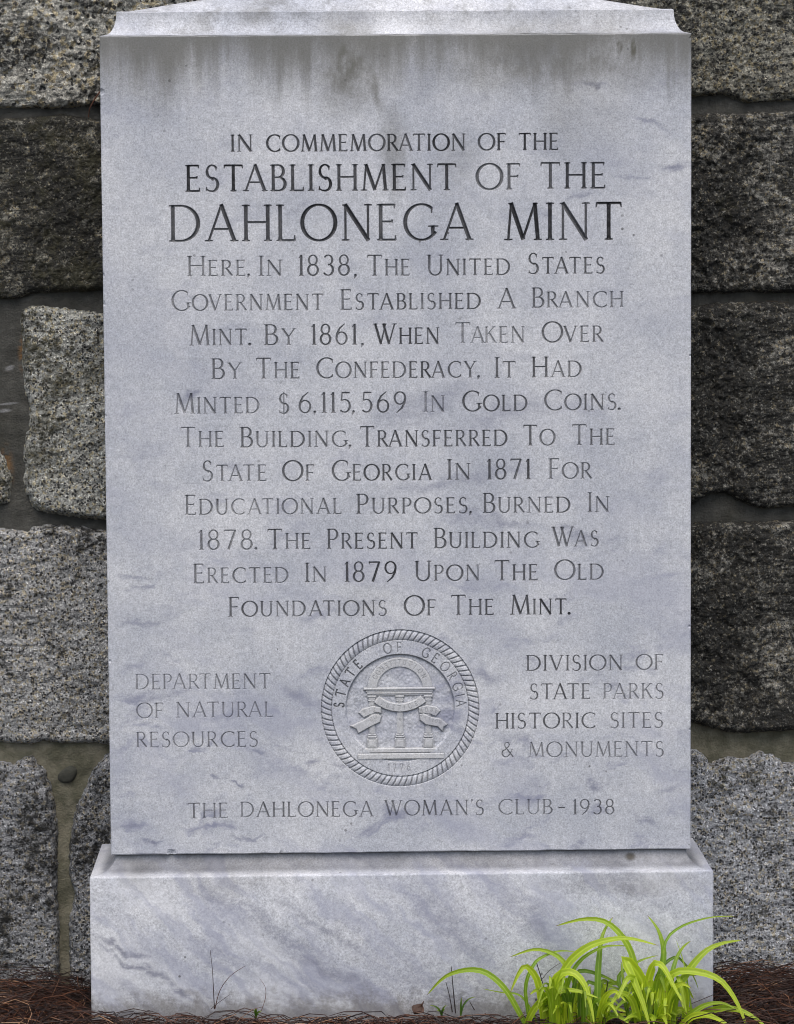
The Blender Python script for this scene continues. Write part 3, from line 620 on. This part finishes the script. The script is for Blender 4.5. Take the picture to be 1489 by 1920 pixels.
arc_text('JUSTICE', CX+bx_, CZ+bz_, 294*K, [270-30, 270-20, 270-10.5, 270-1.5, 270+7, 270+16, 270+27], .0085, .19, .8, .22, RI, .75, flip=True)
arc_text('WIS', CX+cc(510, 1000)[0], CZ+cc(510, 1000)[1], .0573, [104, 93, 84], .0075, .19, .8, .20, RI+1, .75)
arc_text('DOM', CX+cc(390, 560)[0], CZ+cc(390, 560)[1], .0665, [294, 301, 309], .0075, .19, .8, .20, RI+1, .75, flip=True)
arc_text('MODE', CX+cc(985, 1010)[0], CZ+cc(985, 1010)[1], .0590, [104, 94, 84, 76], .0070, .19, .8, .20, RI+2, .72)
arc_text('RATION', CX+cc(1130, 520)[0], CZ+cc(1130, 520)[1], .0775, [234, 240, 246, 251, 256, 262], .0065, .19, .8, .20, RI+2, .70, flip=True)
for ch, px_ in zip('1776', (648, 690, 748, 806)):
    o_ = cc(px_, 1258); carve(sans(GL[ch][1]), CX+o_[0], CZ+o_[1], .0125, .78, .15, 1.0, .42, DP, plain=True)

# ---- worn, slightly chipped arrises round the face
X, Z = np.meshgrid(U, Wz); e = np.minimum(np.minimum(X+SW, SW-X), np.minimum(Z-SB, ST_-Z))
bw = np.full_like(e, 0); band = e < .012
xe, ze = X[band], Z[band]; ch_ = .0016+.0010*vnoise(xe, ze, .02, 61)+.0045*np.clip(fbm(xe, ze, .018, 64, 3)-.52, 0, 1)*4
dpt = np.clip(ch_-e[band], 0, None)*.9
# chips seen on the left arris and the bottom arris
for (px_, py_, rr) in ((189, 172, .007), (322, 1600, .009), (188, 335, .004), (1294, 1175, .004), (206, 1240, .004)):
    c = at(px_, py_); dd = np.hypot(xe-c[0], ze-c[2])+.0012*vnoise(xe, ze, .003, 65); dpt = np.maximum(dpt, np.clip(rr-dd, 0, None)*.7)
Hm[band] -= dpt
active = (Hm != 0) | (ID > 0)
ac = active[:-1, :-1] | active[1:, :-1] | active[:-1, 1:] | active[1:, 1:]
idc = np.maximum(np.maximum(ID[:-1, :-1], ID[1:, :-1]), np.maximum(ID[:-1, 1:], ID[1:, 1:]))
inside_seal = ID[:-1, :-1] >= S0; idc = np.where(inside_seal, ID[:-1, :-1], idc)
def cells_mesh(name, mask):
    return cells_from(name, *np.nonzero(mask))
def cells_from(name, jj, ii):
    q = jj*nU+ii
    Q = np.stack([q, q+1, q+nU+1, q+nU], 1); u, inv = np.unique(Q, return_inverse=True)
    ju, iu = u//nU, u % nU
    V = np.stack([U[iu], -Hm[ju, iu], Wz[ju]], 1)
    return npmesh(name, V, inv.reshape(Q.shape), {'grime_shade': GR[ju, iu]}, flat=False)
jz, iz = np.nonzero(idc > 0); kz = idc[jz, iz]; od = np.argsort(kz, kind='stable'); jz, iz, kz = jz[od], iz[od], kz[od]
def by_id(name, k):
    a, b = np.searchsorted(kz, [k, k+1]); return cells_from(name, jz[a:b], iz[a:b])
lines = {}
for k, li in letters:
    if li not in lines: lines[li] = link('inscription_line', None, None, mon, label='carved line reading '+LINES[li][0])
    link('letter', by_id('letter', k), M_MARBLE, lines[li])
link('small_lettering', by_id('small_lettering', SMALL), M_MARBLE, mon, kind='stuff', label='smaller carved lettering on both sides of the seal and along the foot of the slab')
seal = link('round_seal', cells_mesh('round_seal', idc == S0+2), M_MARBLE, mon, label='round relief seal with rope border, arch and three columns')
for n_, i_ in (('rope_border', S0), ('lettered_ring', S0+1), ('arch', AR), ('entablature', EN), ('column', CO), ('column', CO+1), ('column', CO+2), ('ribbon', RI), ('ribbon', RI+1), ('ribbon', RI+2), ('step', SP), ('step', SP+1), ('date_panel', DP)):
    link(n_, cells_mesh(n_, idc == i_), M_MARBLE if n_ in ('rope_border', 'lettered_ring', 'date_panel') else M_RELIEF, seal)

# ---- the slab: plain face in merged rectangles, cells along the arrises, sides, moulded cap
rest = ~ac; V = []; Q = []; open_ = {}
edge_cells = ac & (idc == 0)
jj, ii = np.nonzero(edge_cells)
def flush(k, j0_, j1_):
    a, b = k; n_ = len(V); V.extend([(U[a], 0, Wz[j0_]), (U[b], 0, Wz[j0_]), (U[b], 0, Wz[j1_]), (U[a], 0, Wz[j1_])]); Q.append((n_, n_+1, n_+2, n_+3))
for j in range(rest.shape[0]+1):
    runs = set()
    if j < rest.shape[0]:
        d = np.diff(np.concatenate([[0], rest[j].astype(np.int8), [0]])); runs = set(zip(np.nonzero(d == 1)[0].tolist(), np.nonzero(d == -1)[0].tolist()))
    for k in list(open_):
        if k not in runs: flush(k, open_.pop(k), j)
    for k in runs:
        if k not in open_: open_[k] = j
V = np.array(V); Q = np.array(Q)
def add(V2, Q2):
    global V, Q
    Q = np.concatenate([Q, np.asarray(Q2)+len(V)]); V = np.concatenate([V, np.asarray(V2, float)])
q = jj*nU+ii; Qe = np.stack([q, q+1, q+nU+1, q+nU], 1); u, inv = np.unique(Qe, return_inverse=True); ju, iu = u//nU, u % nU
add(np.stack([U[iu], -Hm[ju, iu], Wz[ju]], 1), inv.reshape(Qe.shape))
SD = .20                                                      # slab depth
def strip(P1, P2):
    n_ = len(P1); a = np.arange(n_-1); add(np.concatenate([P1, P2]), np.stack([a, a+1, a+1+n_, a+n_], 1))
zl = Wz; xl = U; zt = Wz[-1]; xr_ = U[-1]
f = np.stack([np.full(nW, U[0]), -Hm[:, 0], zl], 1); b = f.copy(); b[:, 1] = SD; strip(b, f)
f = np.stack([np.full(nW, xr_), -Hm[:, -1], zl], 1); b = f.copy(); b[:, 1] = SD; strip(f, b)
f = np.stack([xl, -Hm[0], np.full(nU, SB)], 1); b = f.copy(); b[:, 1] = SD; strip(b, f)
add([(U[0], SD, SB), (xr_, SD, SB), (xr_, SD, zt), (U[0], SD, zt)], [(0, 1, 2, 3)])
# lip + cove rings (inset, rise)
cap = []
ring0 = (0.0, .0); prof = [(.0015, .0004), (.008, .0022)]
for i in range(0, 11):
    a = math.radians(9*i); prof.append((.008+.022*math.sin(a), .0022+.043*(1-math.cos(a))))
prof += [(.0312, .0462), (.0335, .0470)]
# front edge follows the arris vertices; the rest are plain rectangles with a few divisions
def ringpts(ins, rise, n=60):
    x0, x1, y0, y1 = U[0]+ins, xr_-ins, ins, SD-ins; P = []
    tx = np.linspace(x0, x1, n+1); ty = np.linspace(y0, y1, 13)
    P += [(a, y0) for a in tx[:-1]]+[(x1, a) for a in ty[:-1]]+[(a, y1) for a in tx[::-1][:-1]]+[(x0, a) for a in ty[::-1][:-1]]
    P = np.array(P); zz_ = zt+rise+.0006*vnoise(P[:, 0]*1.0, P[:, 1], .03, 71)*(rise > 0)
    return np.stack([P[:, 0], P[:, 1], zz_], 1)
f = np.stack([xl, -Hm[-1], np.full(nU, zt)], 1); b = f.copy(); b[:, 1] = .0045; strip(f, b)
rings = [ringpts(0.0, .0002)]+[ringpts(*p) for p in prof]; n_ = len(rings[0])
rings[0][:, 1] = np.where(rings[0][:, 1] < .001, .0035, rings[0][:, 1])
a = np.arange(n_); a2 = (a+1) % n_
add(np.concatenate(rings), np.concatenate([np.stack([k*n_+a, k*n_+a2, (k+1)*n_+a2, (k+1)*n_+a], 1) for k in range(len(rings)-1)]))
# crowned top, rising gently to the middle
ins = prof[-1][0]; tx = np.linspace(U[0]+ins, xr_-ins, 61); ty = np.linspace(ins, SD-ins, 13); X, Y = np.meshgrid(tx, ty)
ex = 1-(np.abs(X)/(SW-ins))**2.0; ey = 1-(np.abs(Y-SD/2)/(SD/2-ins))**2
Zt = zt+prof[-1][1]+.050*ex*ey+.0006*vnoise(X, Y, .02, 73)*(ex*ey > 0)
q = (np.arange(12)[:, None]*61+np.arange(60)[None]).ravel()
add(np.stack([X, Y, Zt], -1).reshape(-1, 3), np.stack([q, q+1, q+62, q+61], 1))
me = npmesh('slab', V, Q, flat=True)
link('slab', me, M_MARBLE, mon)

# ---- plinth with coved top
V = np.zeros((0, 3)); Q = np.zeros((0, 4), int)
BW, BY0, BY1, BZ = .5886, -.038, .300, .2655
def ring2(ins, z_, wob=0.0):
    x0, x1, y0, y1 = -BW+ins, BW-ins, BY0+ins, BY1-ins
    tx = np.linspace(x0, x1, 241); ty = np.linspace(y0, y1, 61)
    P = np.array([(a, y0) for a in tx[:-1]]+[(x1, a) for a in ty[:-1]]+[(a, y1) for a in tx[::-1][:-1]]+[(x0, a) for a in ty[::-1][:-1]])
    z2 = z_+wob*vnoise(P[:, 0], P[:, 1], .02, 83); k = wob*.9*vnoise(P[:, 0]*1.3, P[:, 1], .012, 84)
    return np.stack([P[:, 0]*(1+k), P[:, 1]+k, z2], 1)
pr = [(0, -.14), (0, .10), (0, BZ-.004), (.0006, BZ-.0015), (.0022, BZ), (.007, BZ+.0008)]
for i in range(1, 13):
    a = math.radians(7.5*i); pr.append((.007+.0395*math.sin(a), BZ+.0008+.0315*(1-math.cos(a))))
pr += [(.0472, .2985), (.10, .2990)]
rings = [ring2(i_, z_, .0005 if 2 <= k <= 5 else 0) for k, (i_, z_) in enumerate(pr)]; n_ = len(rings[0]); a = np.arange(n_); a2 = (a+1) % n_
add(np.concatenate(rings), np.concatenate([np.stack([k*n_+a, k*n_+a2, (k+1)*n_+a2, (k+1)*n_+a], 1) for k in range(len(rings)-1)]))
gk = np.concatenate([np.full(n_, 0 if k < 7 else min(1, (k-6)/3.5)) for k in range(len(pr))])  # cove darkening: some dirt, the rest shade of the slab painted in
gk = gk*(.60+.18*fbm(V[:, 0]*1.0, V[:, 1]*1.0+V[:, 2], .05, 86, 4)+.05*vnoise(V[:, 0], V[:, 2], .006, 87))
me = npmesh('plinth', V, Q, {'grime_shade': np.clip(gk, 0, .8)}, flat=False); link('plinth', me, M_BASE, mon)
# setting bed: the thin recessed joint on which the slab stands
link('setting_joint', box_mesh('setting_joint', -SW+.006, SW-.006, .007, SD-.006, .2985, .3005), M_PEB, mon)

# ================================================================ PINE STRAW
def needle_mat():
    N = NT('pine_straw'); a = N.n('Attribute'); a.attribute_name = 'tone'
    col = N.ramp(a.outputs['Fac'], [(0, (.012, .005, .003)), (.5, (.034, .011, .005)), (.78, (.13, .045, .017)), (1, (.46, .28, .16))])
    N.l(col, N.b.inputs['Base Color']); N.b.inputs['Roughness'].default_value = .5; return N.m
M_NEED = needle_mat()
def tubes(name, P, rad, tone, flat=False):
    """P: (n, k, 3) centre lines; three-sided tubes"""
    n, k, _ = P.shape; T = np.gradient(P, axis=1); T /= np.linalg.norm(T, axis=2, keepdims=True)+1e-12
    up = np.array([.13, .21, 1.0]); A = np.cross(T, up); A /= np.linalg.norm(A, axis=2, keepdims=True)+1e-9; B = np.cross(T, A)
    rr = rad[:, :, None]
    R_ = [P+rr*(A*math.cos(t)+B*math.sin(t)) for t in (0, 2.094, 4.189)]
    V = np.stack(R_, 2).reshape(-1, 3)
    base = (np.arange(n)[:, None]*k+np.arange(k-1)[None])[:, :, None]*3; s0 = np.arange(3)[None, None]; s1 = (s0+1) % 3
    Qn = np.stack([base+s0, base+s1, base+3+s1, base+3+s0], -1).reshape(-1, 4)
    return npmesh(name, V, Qn, {'tone': np.repeat(tone, k*3)}, flat=flat)
def scatter(n, fx, fy, zmax, lmin=.06, lmax=.17):
    x = fx(n); y = fy(n); L = rng.uniform(lmin, lmax, n); az = rng.uniform(0, 2*math.pi, n); pt = rng.normal(0, .17, n)
    bend = rng.normal(0, .75, n); k = 5; t = np.linspace(-.5, .5, k)[None]
    a = az[:, None]+bend[:, None]*t*2; step = L[:, None]/(k-1)
    cx = np.cumsum(np.cos(a)*step, 1)-L[:, None]*.5*np.cos(az)[:, None]; cy = np.cumsum(np.sin(a)*step, 1)-L[:, None]*.5*np.sin(az)[:, None]
    X = x[:, None]+cx; Y = y[:, None]+cy; lift = (rng.random(n)**2*zmax)[:, None]
    Z = ground_h(X, Y)+.003+lift+L[:, None]*np.sin(pt)[:, None]*t+rng.uniform(-.05, .20, n)[:, None]*L[:, None]*(1-4*t*t)
    Z = np.maximum(Z, ground_h(X, Y)+.0012)
    return np.stack([X, Y, Z], -1)
Pn = [scatter(5200, lambda n: rng.uniform(-1.1, 1.1, n), lambda n: rng.uniform(-.30, .30, n), .016),
      scatter(1500, lambda n: rng.choice([-1, 1], n)*rng.uniform(.58, .80, n), lambda n: rng.uniform(-.15, .29, n), .034, .08, .20),
      scatter(900, lambda n: rng.uniform(-.64, .64, n), lambda n: rng.uniform(-.13, -.045, n), .016, .06, .15),
      scatter(4500, lambda n: rng.uniform(-2.6, 2.6, n), lambda n: rng.uniform(-1.6, .30, n), .015, .08, .18)]
Pn = np.concatenate(Pn)
mx, my = Pn[:, :, 0], Pn[:, :, 1]
hit = ((np.abs(mx) < BW+.003) & (my > BY0-.003)).any(1) | (my > .30).any(1)
Pn = Pn[~hit]; n = len(Pn)
rad = np.full((n, 5), .00095)*np.array([[.7, 1, 1, .85, .3]])*rng.uniform(.7, 1.25, (n, 1))
link('pine_straw', tubes('pine_straw', Pn, rad, np.clip(rng.beta(1.3, 2.0, n), 0, 1)), M_NEED, kind='stuff', label='reddish brown fallen pine needles covering the ground around the monument', category='pine straw')

def spline(P, k):
    P = np.asarray(P, float); d = np.concatenate([[0], np.cumsum(np.linalg.norm(np.diff(P, axis=0), axis=1))]); t = np.linspace(0, d[-1], k)
    n_ = len(P); out = []
    for v in t:
        i = min(max(np.searchsorted(d, v)-1, 0), n_-2); s = (v-d[i])/(d[i+1]-d[i]+1e-12)
        p0, p1, p2, p3 = P[max(i-1, 0)], P[i], P[i+1], P[min(i+2, n_-1)]
        out.append(.5*((2*p1)+(-p0+p2)*s+(2*p0-5*p1+4*p2-p3)*s*s+(-p0+3*p1-3*p2+p3)*s**3))
    return np.array(out)
def stalk(name, pts, Y0, Y1, r_, tone, label, cat, group=None):
    n0 = len(pts); P = np.array([at(a, b, Y0+(Y1-Y0)*i/(n0-1)) for i, (a, b) in enumerate(pts)]); P = spline(P, 12)
    o = link(name, tubes(name, P[None], np.linspace(r_, r_*.45, 12)[None], np.array([tone])), M_NEED, label=label, category=cat)
    if group: o['group'] = group
stalk('pine_needle', [(402, 1892), (400, 1850), (398, 1815), (394, 1781)], -.06, -.055, .0011, .35, 'tall straight dry needle standing upright against the left part of the plinth', 'needle', 'dry needles standing before the plinth')
stalk('pine_needle', [(403, 1892), (412, 1858), (432, 1830), (460, 1811)], -.06, -.05, .0010, .6, 'curved dry needle bending right beside the tall straight one', 'needle', 'dry needles standing before the plinth')
stalk('pine_needle', [(490, 1895), (498, 1870), (497, 1850), (487, 1835)], -.055, -.05, .0007, .7, 'thin short needle bent at the top, right of the curved one', 'needle', 'dry needles standing before the plinth')
stalk('pine_needle', [(396, 1892), (410, 1880), (431, 1865)], -.065, -.05, .0008, .3, 'low slanting needle at the foot of the tall straight one', 'needle', 'dry needles standing before the plinth')
stalk('twig', [(854, 1900), (850, 1860), (846, 1812)], -.06, -.052, .0016, 0, 'thin black upright twig left of the green leaves', 'twig')
stalk('twig', [(848, 1898), (843, 1868), (836, 1841)], -.06, -.052, .0013, .05, 'shorter black twig leaning beside the upright one', 'twig')
stalk('twig', [(1005, 1800), (1020, 1850), (1035, 1900)], -.07, -.07, .0012, .1, 'dark dry stem among the left green leaves', 'twig')
stalk('twig', [(1010, 1845), (1030, 1820), (1055, 1803)], -.05, -.045, .0008, .35, 'thin reddish stem arching behind the left green leaves', 'twig')
stalk('twig', [(1124, 1930), (1133, 1880), (1140, 1840)], -.125, -.115, .0022, .0, 'thick dark dead stem between the two green leaf clumps', 'twig')
stalk('twig', [(890, 1894), (882, 1880), (881, 1877)], -.07, -.06, .0013, .05, 'tiny black twig stub right of the two upright twigs', 'twig')
stalk('pine_needle', [(188, 172), (178, 186), (168, 205), (166, 220)], .27, .275, .0022, .62, 'rust coloured dry needles caught beside the slab at the upper left joint', 'needle')
stalk('pine_needle', [(88, 1838), (91, 1815), (92, 1788)], .22, .25, .0009, .05, 'dark thin needle standing against the lower left block', 'needle')

# dead curled leaf at the foot of the plinth
M_DEAD = simple('dead_leaf', [(.3, (.03, .014, .008)), (.7, (.10, .05, .03))], 60, .7, .5, .002)
def dead_leaf(px, py, s, lab, a0):
    c = at(px, py, -.075); V = []; F = []
    for i in range(7):
        for j in range(5):
            u_, v_ = i/6, j/4-.5; wv = math.sin(math.pi*min(u_*1.15+.02, 1))*.45
            xx, yy = u_-.5, v_*wv*2; zz_ = .35*(u_-.4)**2*2+.5*v_*v_*2
            xx, yy = rot(xx, yy, a0); V.append((xx*s, yy*s, zz_*s+.003))
    F = [(i*5+j, i*5+j+1, i*5+j+6, i*5+j+5) for i in range(6) for j in range(4)]
    me = bpy.data.meshes.new('dead_leaf'); me.from_pydata(V, [], F); me.shade_smooth()
    o = link('dead_leaf', me, M_DEAD, label=lab, category='leaf'); o.location = (c[0], c[1], max(c[2]-.01, -.006)); md = o.modifiers.new('t', 'SOLIDIFY'); md.thickness = .0006
    o.rotation_euler = (.6, 0, 0)
dead_leaf(785, 1888, .030, 'small curled brown dead leaf at the middle foot of the plinth', .9)

# ================================================================ GREEN LEAF CLUMPS
def leaf_mat():
    N = NT('day_leaf'); a = N.n('Attribute'); a.attribute_name = 'tone'; u_ = N.n('Attribute'); u_.attribute_name = 'across'
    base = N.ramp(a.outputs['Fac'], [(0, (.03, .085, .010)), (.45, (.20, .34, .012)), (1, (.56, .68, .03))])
    st = N.n('TexWave'); cx = N.n('CombineXYZ'); N.l(u_.outputs['Fac'], cx.inputs[0]); N.l(cx.outputs[0], st.inputs['Vector']); st.inputs['Scale'].default_value = 2.4
    ab = N.math('ABSOLUTE', u_.outputs['Fac']); side = N.math('MULTIPLY', N.mr(ab, .10, .30), N.mr(ab, .85, .60))
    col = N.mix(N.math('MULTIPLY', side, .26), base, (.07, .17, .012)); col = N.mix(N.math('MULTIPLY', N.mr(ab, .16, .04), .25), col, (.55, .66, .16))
    bl = N.noise(N.pos(), 150, 4, .7); col = N.mix(N.mr(bl.outputs[0], .60, .74, 0, .5), col, (.16, .13, .03))
    al = N.n('Attribute'); al.attribute_name = 'along'
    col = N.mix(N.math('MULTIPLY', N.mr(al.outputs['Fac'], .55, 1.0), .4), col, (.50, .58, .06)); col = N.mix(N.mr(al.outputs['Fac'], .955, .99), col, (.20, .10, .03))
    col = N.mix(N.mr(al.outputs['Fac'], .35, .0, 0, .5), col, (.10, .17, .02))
    pn = N.noise(N.pos(), 40, 3, .6); col = N.mix(N.mr(pn.outputs[0], .58, .75, 0, .35), col, (.42, .50, .06))
    N.l(col, N.b.inputs['Base Color']); N.b.inputs['Roughness'].default_value = .42
    tr = N.n('BsdfTranslucent'); tc = N.mix(1.0, col, (1.25, 1.3, .6), 'MULTIPLY'); N.l(tc, tr.inputs[0])
    ms = N.n('MixShader'); ms.inputs[0].default_value = .38; out = N.t.nodes['Material Output']
    N.l(N.b.outputs[0], ms.inputs[1]); N.l(tr.outputs[0], ms.inputs[2]); N.l(ms.outputs[0], out.inputs[0])
    N.l(N.bump(st.outputs['Fac'], .3, .0006), N.b.inputs['Normal']); return N.m
M_LEAF = leaf_mat()
def ribbon_leaf(parent, P, wmax, tone, twist=0.0, label=None):
    k = len(P); T = np.gradient(P, axis=0); T /= np.linalg.norm(T, axis=1, keepdims=True)
    nrm = np.array([.15*math.sin(twist*5), -1.0, .45]); t = np.linspace(0, 1, k)
    A = np.cross(T, nrm)
    A /= np.linalg.norm(A, axis=1, keepdims=True)
    for i in range(1, k):
        if np.dot(A[i], A[i-1]) < 0: A[i] = -A[i]
    N_ = np.cross(A, T)
    for i in range(k):
        a = twist*(t[i]-.3)*1.6; ca, sa = math.cos(a), math.sin(a); A[i], N_[i] = A[i]*ca+N_[i]*sa, N_[i]*ca-A[i]*sa
    wd = wmax*np.minimum(1, .55+t*2.2)*np.clip((1-t)/.45, 0, 1)**.65; V = []; ac_ = []
    for i in range(k):
        for j, s in enumerate((-1, -.5, 0, .5, 1)):
            V.append(P[i]+A[i]*wd[i]*.5*s+N_[i]*wd[i]*.22*(abs(s))); ac_.append(s)
    V = np.array(V); Qn = [(i*5+j, i*5+j+1, i*5+j+6, i*5+j+5) for i in range(k-1) for j in range(4)]
    me = npmesh('leaf', V-np.array(parent.location), Qn, {'tone': np.full(len(V), tone), 'across': np.array(ac_), 'along': np.repeat(t, 5)}, flat=False)
    o = link('leaf', me, M_LEAF, parent)
    if label: o['label'] = label
    return o
def clump(px, Yc, label):
    c = at(px, 1936, Yc); o = link('leafy_plant', None, label=label, category='plant', group='strap leaved plants growing before the plinth'); o.location = (c[0], Yc, 0); return o
PL = clump(1075, -.115, 'left, lower clump of yellow green strap leaves before the plinth')
PR = clump(1222, -.120, 'right, taller clump of yellow green strap leaves at the plinth corner')
def c8(x, y): return (800+x/2.161, 1650+y/2.161)
def c8leaf(plant, pts, w_, tone, y1, twist=0.0, label=None):
    pts = [c8(*p) for p in pts]; n0 = len(pts); yb = plant.location[1]+random.uniform(-.02, .02); P = []
    for i, (a, b) in enumerate(pts):
        t = i/(n0-1); P.append(at(a, b, yb+(y1-yb)*t**1.3))
    ribbon_leaf(plant, spline(np.array(P), 22), w_/2161*1.08, tone, twist, label)
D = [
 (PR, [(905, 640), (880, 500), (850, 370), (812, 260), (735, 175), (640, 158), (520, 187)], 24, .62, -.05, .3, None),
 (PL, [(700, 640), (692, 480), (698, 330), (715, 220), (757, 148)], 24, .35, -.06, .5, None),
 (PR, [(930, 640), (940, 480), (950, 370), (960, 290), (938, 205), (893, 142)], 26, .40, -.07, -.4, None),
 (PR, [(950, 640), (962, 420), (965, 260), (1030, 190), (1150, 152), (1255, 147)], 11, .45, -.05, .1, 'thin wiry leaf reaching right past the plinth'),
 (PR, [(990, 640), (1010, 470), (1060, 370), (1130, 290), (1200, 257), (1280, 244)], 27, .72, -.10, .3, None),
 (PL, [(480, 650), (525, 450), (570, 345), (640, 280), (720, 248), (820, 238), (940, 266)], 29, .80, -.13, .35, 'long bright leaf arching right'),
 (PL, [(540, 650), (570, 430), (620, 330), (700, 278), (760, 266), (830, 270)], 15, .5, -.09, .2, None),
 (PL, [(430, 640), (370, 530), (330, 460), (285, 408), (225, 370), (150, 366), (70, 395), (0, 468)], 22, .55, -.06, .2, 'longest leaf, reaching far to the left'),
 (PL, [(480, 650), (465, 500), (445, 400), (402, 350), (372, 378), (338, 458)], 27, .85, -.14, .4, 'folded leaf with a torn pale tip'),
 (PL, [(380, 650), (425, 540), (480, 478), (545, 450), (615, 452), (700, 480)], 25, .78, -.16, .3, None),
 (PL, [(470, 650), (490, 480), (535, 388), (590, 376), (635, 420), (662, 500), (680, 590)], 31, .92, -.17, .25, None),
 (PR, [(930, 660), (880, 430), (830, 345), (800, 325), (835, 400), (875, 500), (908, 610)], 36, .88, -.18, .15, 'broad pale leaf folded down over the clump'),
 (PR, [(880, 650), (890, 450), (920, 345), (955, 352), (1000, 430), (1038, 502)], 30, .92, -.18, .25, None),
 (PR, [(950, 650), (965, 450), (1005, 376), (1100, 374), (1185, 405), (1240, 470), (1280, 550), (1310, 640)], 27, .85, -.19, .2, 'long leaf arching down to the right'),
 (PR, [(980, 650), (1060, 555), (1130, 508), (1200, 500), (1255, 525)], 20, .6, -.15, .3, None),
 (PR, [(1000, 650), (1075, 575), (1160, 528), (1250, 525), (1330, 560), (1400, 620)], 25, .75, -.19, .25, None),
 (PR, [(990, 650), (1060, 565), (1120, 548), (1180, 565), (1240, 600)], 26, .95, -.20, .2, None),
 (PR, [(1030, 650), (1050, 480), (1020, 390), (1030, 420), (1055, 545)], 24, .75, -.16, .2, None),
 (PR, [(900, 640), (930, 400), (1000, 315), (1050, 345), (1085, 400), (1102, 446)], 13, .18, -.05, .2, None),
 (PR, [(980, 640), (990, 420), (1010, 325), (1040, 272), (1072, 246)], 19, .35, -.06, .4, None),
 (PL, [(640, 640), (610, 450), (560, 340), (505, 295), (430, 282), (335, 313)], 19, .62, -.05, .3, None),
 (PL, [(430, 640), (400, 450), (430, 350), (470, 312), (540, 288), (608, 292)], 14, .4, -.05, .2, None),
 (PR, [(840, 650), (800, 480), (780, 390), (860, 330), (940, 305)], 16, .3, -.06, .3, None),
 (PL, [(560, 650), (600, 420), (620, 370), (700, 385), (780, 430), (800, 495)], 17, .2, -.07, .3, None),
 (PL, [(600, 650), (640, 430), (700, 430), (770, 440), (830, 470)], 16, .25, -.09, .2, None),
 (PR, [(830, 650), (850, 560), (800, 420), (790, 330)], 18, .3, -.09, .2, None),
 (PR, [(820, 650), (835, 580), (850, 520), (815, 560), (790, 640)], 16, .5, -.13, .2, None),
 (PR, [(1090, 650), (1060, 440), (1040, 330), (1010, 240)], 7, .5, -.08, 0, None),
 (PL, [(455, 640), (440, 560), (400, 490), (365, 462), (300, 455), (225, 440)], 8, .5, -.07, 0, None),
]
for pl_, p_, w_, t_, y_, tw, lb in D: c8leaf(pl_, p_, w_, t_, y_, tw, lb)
rl = random.Random(21)
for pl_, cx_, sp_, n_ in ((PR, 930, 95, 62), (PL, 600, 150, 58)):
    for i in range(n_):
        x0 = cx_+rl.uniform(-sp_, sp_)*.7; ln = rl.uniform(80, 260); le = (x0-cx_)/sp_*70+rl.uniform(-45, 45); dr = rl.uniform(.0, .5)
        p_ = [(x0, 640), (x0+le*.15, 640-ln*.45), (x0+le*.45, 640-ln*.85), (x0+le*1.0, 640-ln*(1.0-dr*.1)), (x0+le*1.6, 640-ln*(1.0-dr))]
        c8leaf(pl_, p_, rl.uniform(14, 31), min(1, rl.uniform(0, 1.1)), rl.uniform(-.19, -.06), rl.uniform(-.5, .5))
# small green sprigs at the foot of the plinth
for (px, py, lab) in ((480, 1916, 'tiny green sprig in the needles below the left part of the plinth'), (828, 1885, 'small dark green weed at the foot of the plinth beside the twigs'), (864, 1900, 'single thin green blade right of the black twigs')):
    c = at(px, py, -.075); o = link('small_weed', None, label=lab, category='weed'); o.location = (c[0], -.075, 0)
    for i in range(5 if px != 864 else 2):
        a = rl.uniform(-1, 1); L = rl.uniform(.012, .024) if px != 864 else .035; b0 = np.array([c[0], -.075, .0])
        P = np.array([b0, b0+[a*.2*L, -.002, L*.6], b0+[a*.7*L, -.005, L*1.0], b0+[a*1.2*L, -.008, L*1.1]])
        ribbon_leaf(o, spline(P, 8), .0035, -.0+rl.uniform(0, .05), 0)
print('tris', sum(len(m.loop_triangles) or sum(len(p.vertices)-2 for p in m.polygons) if False else len(m.polygons)*2 for m in bpy.data.meshes))
